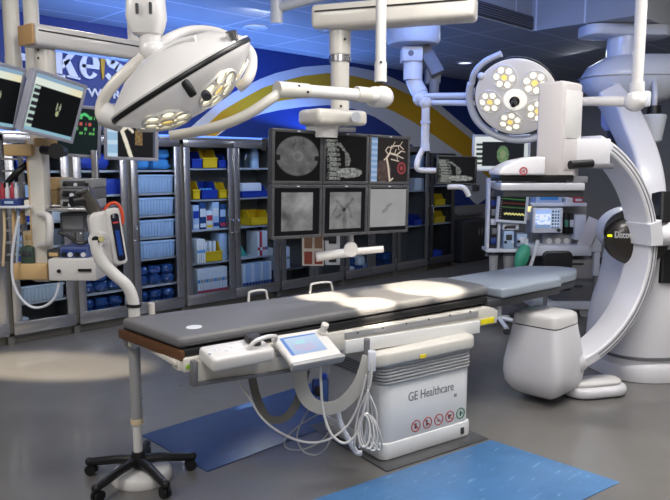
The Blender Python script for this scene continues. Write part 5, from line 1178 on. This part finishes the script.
device('supply_box', 'navy box on the shelf at the left edge under the black lamp arm', 'box', (0, 199, 18, 206), BD-.1, .2, NAVY, (0, 0, .5, .4), 0, fm=PALEB)
sh = thing('side_shelf', 'pale bracket shelf at the left edge holding the navy box', 'shelf', at(8, 208, D=BD))
mb = MB(); pbox(mb, -3, 206, 27, 208.5, BD-.12, .3, .004); mb.build('board', COOL, sh, world=True)
mb = MB(); pbox(mb, 24, 200, 29, 216, BD-.06, .1, .008); mb.build('clip', CREAM, sh, world=True)
mb = MB(); pbox(mb, 26, 212, 34, 214, BD-.02, .04); pbox(mb, 12, 211, 22, 224, BD-.02, .05, .006); mb.build('bracket', TAN, sh, world=True)
for k, (x, m_) in enumerate([(3, REDM), (8, PAPER), (13, REDM), (17, COOL)]):
    mb = MB(); c = at(x, 198.8, D=BD-.0); mb.lathe([(0, 0), (.016, 0), (.016, .07), (.008, .085), (.008, .11), (0, .11)], Matrix.Translation((c.x, c.y, c.z)), 14)
    tag(mb.build('bottle', m_), ['leftmost red bottle standing on the navy box', 'white bottle right of the leftmost red bottle', 'second red bottle from the left on the navy box', 'pale bottle at the right end of the navy box'][k], 'bottle')
for k, x in enumerate((4, 13, 18)):
    mb = MB(); pts = [at(x, 208, D=BD-.05), at(x+.5, 235, D=BD-.05), at(x-1, 266, D=BD-.02)]; mb.tube(pts, .010, 8, 4)
    tag(mb.build('hose', [BEIGE, TAN, PALEB][k]), ['beige hose hanging at the left edge of the photo', 'tan hose hanging left of the beige module', 'pale hose hanging beside the dark green box'][k], 'hose')
cable('cable', [(19, 216), (15, 235), (12, 258), (13, 280), (20, 297), (32, 307), (45, 306), (55, 297), (59, 283)], BD-.16, .009, COOL, 'pale cable drooping in a deep loop below the tower shelf', 'cable')
cable('cable', [(58, 232), (68, 236), (78, 243), (88, 241), (92, 230)], BD-.1, .012, BLACK, 'black cable sagging above the blue pump', 'cable')
o = thing('examination_lamp', 'small black round lamp on a folding arm in front of the tower top', 'lamp', at(40, 160, D=BD-.2))
q = at(57, 151, D=BD-.28); mb = MB(); mb.cyl(q-FW*.02, q+FW*.1, .05, .035, n=22); mb.build('lamp_head', BLACK, o, world=True)
mb = MB(); q2 = at(43, 150, D=BD-.12); mb.cyl(q+FW*.06, q2, .03); mb.build('lamp_neck', BLACK, o, world=True)
mb = MB(); mb.tube([at(36, 160, D=BD+.12), at(29, 163, D=BD+.1), at(20, 170, D=BD+.05), at(10, 180, D=BD+.05), at(1, 193, D=BD+.05)], .022, 10, 3); mb.build('folding_arm', BLACK, o, world=True)
o = thing('wall_rack', 'grey slatted rack behind the tower at the left edge', 'rack', at(8, 250, D=BD+.4))
mb = MB(); pbox(mb, -4, 150, 2, 262, BD+.3, .05); pbox(mb, 20, 150, 23, 262, BD+.3, .05); mb.build('upright', MIDG, o, world=True)
for y in range(158, 262, 12): mb = MB(); pbox(mb, 0, y, 23, y+2, BD+.32, .04); mb.build('slat', GREYP, o, world=True)
# ================================================================== right background: anaesthesia workstation and friends
AD = 8.0
def scr_vit2(u, v):
    if v > .92: return (.05, .10, .08)
    for y, c in [(.82, (.10, .35, .10)), (.66, (.35, .06, .05)), (.50, (.15, .3, .12))]:
        if u > .12 and abs(v-y-.015*math.sin(u*90)) < .012: return tuple(x*.6 for x in c)
    if u > .2 and abs(v-.22-.05*abs(math.sin(u*26))) < .03: return (.75, .70, .25)
    if u < .1 and (v*10) % 1 < .4: return (.10, .10, .12)
    return (.006, .008, .008)
def scr_vent(u, v):
    if u > .62: return (.03, .04, .06) if (v*6) % 1 < .6 and (u*9) % 1 < .6 else (.40, .50, .70)
    if v > .75: return (.35, .5, .9)
    if v < .2: return (.2, .3, .5)
    return (.75, .82, 1.0) if nz(u*6, v*6) < .25 else (.3, .5, .9)
def scr_brain(u, v):
    if v > .84: return (.70, .74, .76)
    if v < .10: return (.60, .66, .72)
    if u < .14: return (.03, .05, .04) if (v*7) % 1 < .55 and u > .03 else (.65, .68, .68)
    if u > .93: return (.55, .6, .6)
    x, y = (u-.53)/.11, (v-.45)/.27
    r = x*x+y*y
    if r < 1: k = nz(u*16, v*16); return (.12+.08*k, .20+.1*k, .10) if r > .25 else (.20, .26, .14)
    return (.012, .014, .018)
tl, tr, bl4 = at(469, 134.5, D=7.0), at(531, 134, D=7.0), at(477.5, 169, D=7.0)
tl = at(471, 134.5, D=7.0); tr = at(529, 134.5, D=7.0); bl4 = at(474, 171, D=7.0)
M5, w5, h5 = corner_frame(tl, tr, bl4)
wm = monitor('display_monitor', 'white-framed monitor showing a green brain scan below the right surgical light', M5, w5, h5, scr_brain, mat('pale_frame', 'c8ced8', .4), .022, .04)
mb = MB(); p = M5 @ Vector((-.05, .15, .0)); mb.tube([p, at(495, 128, D=7.1), at(494, 112, D=7.0), at(488, 103, D=6.9)], .035, 12, 4); mb.build('drop_tube', COOL, wm, world=True)
def scr_neck(u, v): return scr_spine(u*.92+.03, v)
tl, tr, bl4 = at(438, 155, D=6.95), at(478.5, 156.5, D=6.95), at(435, 184, D=6.93)
M6, w6, h6 = corner_frame(tl, tr, bl4)
monitor('display_monitor', 'small black-framed monitor showing a white neck scan, hanging by the white tube', M6, w6, h6, scr_neck, BLACK, .02, .03)
an = thing('anaesthesia_workstation', 'pale anaesthesia workstation with a lit screen, worktop and grey drawers', 'medical workstation', at(555, 314, D=AD))
mb = MB(); M_, w, h = pbox(mb, 553, 259, 594, 302, AD, .6, .01); cb = mb.build('cabinet', MIDG, an, world=True)
for k in range(2): mb = MB(); mb.box((0, -.008, h*(.27-.52*k)), (w*.92, .02, h*.44), M=M_, r=.006); d_ = mb.build('drawer', GREYP if k == 0 else MIDG, an, world=True); mb = MB(); mb.box((0, -.03, h*(.40-.52*k)), (w*.4, .03, .02), M=M_, r=.006); mb.build('handle', DARKG, d_, world=True)
mb = MB(); pbox(mb, 534, 302, 596, 310, AD-.08, .8, .02); mb.build('base', COOL, an, world=True)
mb = MB(); pbox(mb, 534, 259, 553, 302, AD+.25, .35, .01); mb.build('rear_panel', DARKG, an, world=True)
for k, (x, dd) in enumerate([(583, 0), (541, 0), (575, .6)]):
    c = at(x, 312, D=AD+dd); mb = MB(); mb.cyl((c.x-.03, c.y-.03, .06), (c.x+.03, c.y+.03, .06), .06, n=18); mb.build('castor', GREYP, an, world=True)
mb = MB(); pbox(mb, 531, 246, 592, 256, AD-.12, .7, .015); mb.build('worktop', COOL, an, world=True)
mb = MB(); pbox(mb, 532, 205, 586, 247, AD+.3, .28, .01); mb.build('upper_case', GREYP, an, world=True)
mb = MB(); pbox(mb, 531, 203, 587, 206.5, AD-.02, .6, .008); mb.build('top_shelf', COOL, an, world=True)
mb = MB(); M_, w, h = pbox(mb, 532.5, 208, 563, 233, AD-.05, .12, .012); mn = mb.build('control_display', COOL, an, world=True)
screen(an, M_ @ Matrix.Translation((-.0, -.002, .02)), w*.82, h*.74, scr_vent, 48, 40)
mb = MB(); c = M_ @ Vector((w*.36, -.006, -h*.38)); mb.cyl(c-FW*.02, c+FW*.01, .02, n=16); mb.build('dial', DARKG, mn, world=True)
for k in range(2):
    mb = MB(); pbox(mb, 564.5+k*5.2, 214, 569+k*5.2, 234, AD+.05, .15, .008); v_ = mb.build('vaporizer', BLACK, an, world=True)
    mb = MB(); pbox(mb, 565+k*5.2, 220, 568.5+k*5.2, 227, AD+.03, .03, .003); mb.build('vaporizer_dial', [mat('green_dial', '4c8c74', .5), COOL][k], v_, world=True)
mb = MB(); pbox(mb, 575, 215, 586, 240, AD+.0, .2, .01); mb.build('side_panel', COOL, an, world=True)
mb = MB(); M_, w, h = pbox(mb, 543, 234, 572, 246, AD+.1, .12, .006); fp = mb.build('flow_panel', GREYP, an, world=True)
for k in range(3):
    mb = MB(); c = M_ @ Vector((-w*.3+w*.3*k, -.004, -.01)); mb.cyl(c-FW*.012, c+FW*.01, .035, n=16); mb.build('gauge', WHITE, fp, world=True)
q = [at(585, 208, D=AD), at(599, 246, D=AD-.1)]
mb = MB(); mb.tube([at(582, 217, D=AD-.05), at(597, 248, D=AD-.15)], 1, sub=1, sect=rrect(-.012, -.10, .012, .10, .008, 2), up=(S, S, 0)) if False else None
MQ = frame(at(589, 234, D=AD-.1), CAMROT-.7) @ Matrix.Rotation(.35, 4, 'Y')
mb = MB(); mb.box((0, 0, 0), (.16, .03, .38), M=MQ, r=.008); mb.build('tilted_flap', PINKW, an, world=True)
mb = MB(); pbox(mb, 592, 232, 602, 252, AD-.1, .12, .012); pbox(mb, 594, 250, 600, 276, AD-.08, .08, .01); mb.build('bellows_arm', COOL, an, world=True)
mb = MB(); mb.cyl(at(597, 275, D=AD-.05), at(597, 298, D=AD-.05), .015); mb.build('drip_rod', GREYP, an, world=True)
for k, (x0, y0, x1, y1, m_, lab) in enumerate([(536, 193, 562, 203, PALEB, 'long pale blue carton on top of the anaesthesia workstation'), (566, 198, 573, 203, PAPER, 'small white carton right of the long carton on the anaesthesia workstation'), (574, 197, 583, 203, REDM, 'small red carton at the right end of the anaesthesia workstation top')]):
    o = thing('carton', lab, 'carton', at((x0+x1)/2, y1, D=AD))
    mb = MB(); M_, w, h = pbox(mb, x0, y0, x1, y1, AD+.05, .25, .004); mb.build('box_body', m_, o, world=True)
    mb = MB(); mb.box((0, -.002, 0), (w*.7, .005, h*.4), M=M_); mb.build('label_panel', WHITE if k else MIDB, o, world=True)
# monitor rack left of it
rk = thing('monitor_rack', 'slim white upright rack holding small devices left of the vitals monitor', 'rack', at(490, 300, D=AD-.1))
mb = MB(); pbox(mb, 487, 178, 490, 252, AD-.1, .1, .006); pbox(mb, 498.5, 178, 501, 252, AD-.1, .1, .006); pbox(mb, 487, 249, 520, 252.5, AD-.1, .3, .006); mb.build('frame', COOL, rk, world=True)
mb = MB(); M_, w, h = pbox(mb, 490, 179, 498.5, 249, AD-.04, .06, .004); mb.build('back_panel', DARKG, rk, world=True)
p = at(494, 250, D=AD); mb = MB(); mb.cyl((p.x, p.y, .1), (p.x, p.y, p.z), .035); mb.build('stand_post', GREYP, rk, world=True)
mb = MB(); mb.box((p.x, p.y, .06), (.5, .5, .06), r=.02); 
for sx in (-1, 1):
    for sy in (-1, 1): mb.cyl((p.x+sx*.2-.02, p.y+sy*.2, .03), (p.x+sx*.2+.02, p.y+sy*.2, .03), .03, n=14)
mb.build('base', MIDG, rk, world=True)
for k in range(7):
    mb = MB(); y = 181+k*9.5; pbox(mb, 491+(k % 2), y, 496.5+(k % 2), y+6, AD-.085, .05, .004); mb.build('device_slot', [COOL, MIDG, NAVY, GREYP][k % 4], rk, world=True)
tl, tr, bl4 = at(497, 191, D=AD-.15), at(528, 193, D=AD-.15), at(497, 222, D=AD-.15)
M7, w7, h7 = corner_frame(tl, tr, bl4)
vm = monitor('vitals_monitor', 'pale-framed vitals monitor with a yellow trace left of the anaesthesia workstation', M7, w7, h7, scr_vit2, mat('pale_frame', 'c8ced8', .4), .03, .05)
device('electronic_module', 'white module directly below the yellow-trace vitals monitor', 'medical device', (503, 224, 519, 230), AD-.1, .2, COOL, (0, 0, .6, .5), 2)
device('electronic_module', 'pale upright module at the lower part of the slim white rack', 'medical device', (504, 231, 514, 249), AD-.1, .15, PALEB, (0, .3, .6, .3), 2)
device('pump_module', 'pale blue lumpy module beside the green breathing bag', 'pump', (517, 234, 527, 246), AD-.05, .2, PALEB, (0, 0, .6, .5), 2, fm=COOL)
device('electronic_module', 'yellow-lit switch box right of the yellow-trace vitals monitor', 'medical device', (527, 203, 532, 220), AD+.1, .1, COOL, (0, .3, .7, .3), 0, fm=mat('warm_light', 'ffe9a0', .4, emit=1.2))
o = thing('breathing_bag', 'green breathing bag hanging in front of the pale blue module', 'breathing bag', at(521, 246, D=AD-.25))
mb = MB(); a_, b_ = at(526, 245, D=AD-.2), at(517, 272, D=AD-.25); mb.tube([a_, a_.lerp(b_, .3), a_.lerp(b_, .7), b_], lambda u: .03+.05*math.sin(PI*min(1, u*1.05+.05)), 16, 4); mb.build('bag', mat('green_rubber', '3f9c80', .5), o, world=True)
mb = MB(); mb.cyl(a_-Vector((0, 0, .02)), a_+Vector((0, 0, .08)), .025); mb.build('neck', COOL, o, world=True)
cable('hose', [(538, 240), (535, 252), (530, 268), (527, 285)], AD-.22, .022, COOL, 'pale corrugated hose right of the green breathing bag', 'hose')
for k, (x0, x1) in enumerate([(489, 497), (503, 515)]):
    o = thing('waste_bin', ['narrow grey bin hanging below the slim white rack', 'wider grey bin beneath the pale upright module'][k], 'bin', at((x0+x1)/2, 275, D=AD-.1))
    c = at((x0+x1)/2, 275, D=AD-.02); t_ = at((x0+x1)/2, 254, D=AD-.02); r = .055 if k == 0 else .08
    mb = MB(); mb.lathe([(0, 0), (r*.8, 0), (r, t_.z-c.z), (r*.9, t_.z-c.z), (r*.72, .02), (0, .02)], Matrix.Translation(c), 20); mb.build('tub', GREYP, o, world=True)
    mb = MB(); mb.lathe([(r*.98, -.012), (r*1.1, -.012), (r*1.1, .012), (r*.98, .012), (r*.98, -.012)], Matrix.Translation(t_), 20); mb.build('rim', DARKG, o, world=True)
    mb = MB(); mb.box((t_.x+.02, t_.y+.02+r, t_.z-.02), (.05, .06, .03)); mb.build('hook', MIDG, o, world=True)
# chair in front of the workstation
ch = thing('office_chair', 'black office chair with a rounded backrest at the anaesthesia workstation', 'chair', at(557, 325, D=7.15))
HD = 7.2; cb_ = at(557, 262, D=HD); Mh = frame(cb_, CAMROT+.1)
mb = MB(); mb.prism(rrect(-.165, -.19, .165, .12, .06), -.03, .03, Mh, .02, 3); mb.build('backrest', BLACK, ch, world=True)
zf = -cb_.z
mb = MB(); mb.slab(rrect(-.23, -.48, .23, -.05, .08), zf+.44, zf+.52, Mh @ Matrix.Rotation(PI, 4, 'Z'), .025, 3); mb.build('seat', BLACK, ch, world=True)
mb = MB(); mb.tube([Mh @ Vector(q) for q in ((0, .04, -.1), (0, .05, -.3), (0, .1, zf+.45), (0, .2, zf+.44))], .02, 8, 3); mb.build('back_bracket', DARKG, ch, world=True)
mb = MB(); mb.cyl(Mh @ Vector((0, .27, zf+.1)), Mh @ Vector((0, .27, zf+.45)), .025); mb.build('gas_post', CHROME, ch, world=True)
for k in range(5):
    a = 2*PI*k/5+.3; e = Vector((math.cos(a)*.28, .27+math.sin(a)*.28, zf+.07)); mb = MB(); mb.tube([Mh @ Vector((0, .27, zf+.12)), Mh @ Vector((e.x*.5, .27+(e.y-.27)*.5, zf+.11)), Mh @ e], .02, 8, 2); lg = mb.build('leg', GREYP, ch, world=True)
    mb = MB(); q = Mh @ Vector((e.x, e.y, zf+.032)); mb.cyl(q-Vector((.015, 0, 0)), q+Vector((.015, 0, 0)), .032, n=14); mb.build('castor', BLACK, lg, world=True)
# stool whose pale star base shows under the head pad
so = at(499, 312, D=7.4); so.z = 0
o = thing('rolling_stool', 'low rolling stool with a pale star base beneath the head pad', 'stool', so)
for k in range(5):
    a = 2*PI*k/5+.2; e = so+Vector((math.cos(a)*.3, math.sin(a)*.3, .07)); mb = MB(); mb.tube([so+Vector((0, 0, .12)), so.lerp(e, .5)+Vector((0, 0, .06)), e], .024, 8, 2); lg = mb.build('leg', COOL, o, world=True)
    mb = MB(); mb.cyl((e.x-.015, e.y, .032), (e.x+.015, e.y, .032), .032, n=14); mb.build('castor', DARKG, lg, world=True)
mb = MB(); mb.cyl(so+Vector((0, 0, .1)), so+Vector((0, 0, .42)), .03); mb.build('post', GREYP, o, world=True)
mb = MB(); mb.lathe([(0, .42), (.17, .42), (.185, .45), (.17, .49), (0, .50)], Matrix.Translation(so), 28); mb.build('seat', DARKG, o, world=True)
# ================================================================== light
W = bpy.data.worlds.new('surroundings'); SC.world = W; W.use_nodes = True
W.node_tree.nodes['Background'].inputs[0].default_value = (1, .98, .96, 1); W.node_tree.nodes['Background'].inputs[1].default_value = .22
def area(name, loc, target, size, power, col=(1, 1, 1), sy=None):
    L = bpy.data.lights.new(name, 'AREA'); L.energy = power; L.color = col; L.size = size
    if sy: L.shape = 'RECTANGLE'; L.size_y = sy
    o = bpy.data.objects.new(name, L); COL.objects.link(o); o.location = loc
    d = Vector(target)-Vector(loc); o.rotation_euler = d.to_track_quat('-Z', 'Y').to_euler(); return o
def spot(name, loc, target, power, ang, blend=.3, col=(1, .9, .75), rad=.08):
    L = bpy.data.lights.new(name, 'SPOT'); L.energy = power; L.color = col; L.spot_size = math.radians(ang); L.spot_blend = blend; L.shadow_soft_size = rad
    o = bpy.data.objects.new(name, L); COL.objects.link(o); o.location = loc
    d = Vector(target)-Vector(loc); o.rotation_euler = d.to_track_quat('-Z', 'Y').to_euler(); return o
area('overhead_fill', (3.0, 1.4, 3.85), (3.0, 1.4, 0), 1.2, 95, (1, .96, .91), 1.2)  # soft overhead fill added out of view, no fixture behind it
area('overhead_fill', (5.6, .8, 3.85), (5.6, .8, 0), 1.2, 95, (1, .98, .95), 1.2)
area('overhead_fill', (-.9, 3.4, 3.85), (-.4, 3.4, 0), 1.2, 80, (1, .95, .88), 1.2)
area('overhead_fill', (.5, 0, 3.7), (3.5, 3.5, .8), 1.6, 80, (1, .98, .96), 1.6)
area('cabinet_downlight', (4.6, 5.6, 3.36), (4.6, 6.6, 0), .3, 40, (.9, .95, 1))
area('cabinet_downlight', (2.6, 5.4, 3.36), (2.6, 6.6, 0), .3, 40, (.95, .97, 1))
area('end_downlight', (9.6, 4.6, 3.36), (9.0, 4.8, 0), .5, 25, (.85, .9, 1))
area('cove_glow', (5.4, 7.02, 2.25), (5.5, 6.6, 3.38), 6.4, 95, (.13, .32, 1), .1)
area('tray_cove', (4.7, 3.6, 3.7), (6.2, 5.2, 3.68), 1.8, 36, (.12, .30, 1), .2)
TS = Vector((2.9, 1.3, 3.8))
for k, (px, py, an_, pw) in enumerate([(322, 296, 6.0, 4200), (368, 303, 6.5, 4200), (425, 288, 9.5, 4600), (395, 295, 8, 1500)]):
    q = spot('added_pool_spot', TS+Vector((.15*k, -.15*k, 0)), at(px, py, z=.957), pw, an_, .45, (1, .86, .66), .03)  # unseen spots added to make the warm pools on the mattress
q = spot('added_floor_spot', (-1.5, 3.2, 2.6), at(50, 366, z=0), 6500, 22, .5, (1, .85, .62), .05); q.scale = (1, .22, 1)  # unseen spot added for the warm streak on the left floor
q = spot('added_floor_spot', (5.5, -3.5, 3.0), at(668, 470, z=0), 900, 12, .5, (1, .88, .72), .05)  # unseen spot added for the warm floor patch at right
SC.view_settings.view_transform = 'Standard'; SC.view_settings.look = 'None'; SC.view_settings.gamma = 1; SC.view_settings.use_curve_mapping = False
SC.view_settings.exposure = 0.0
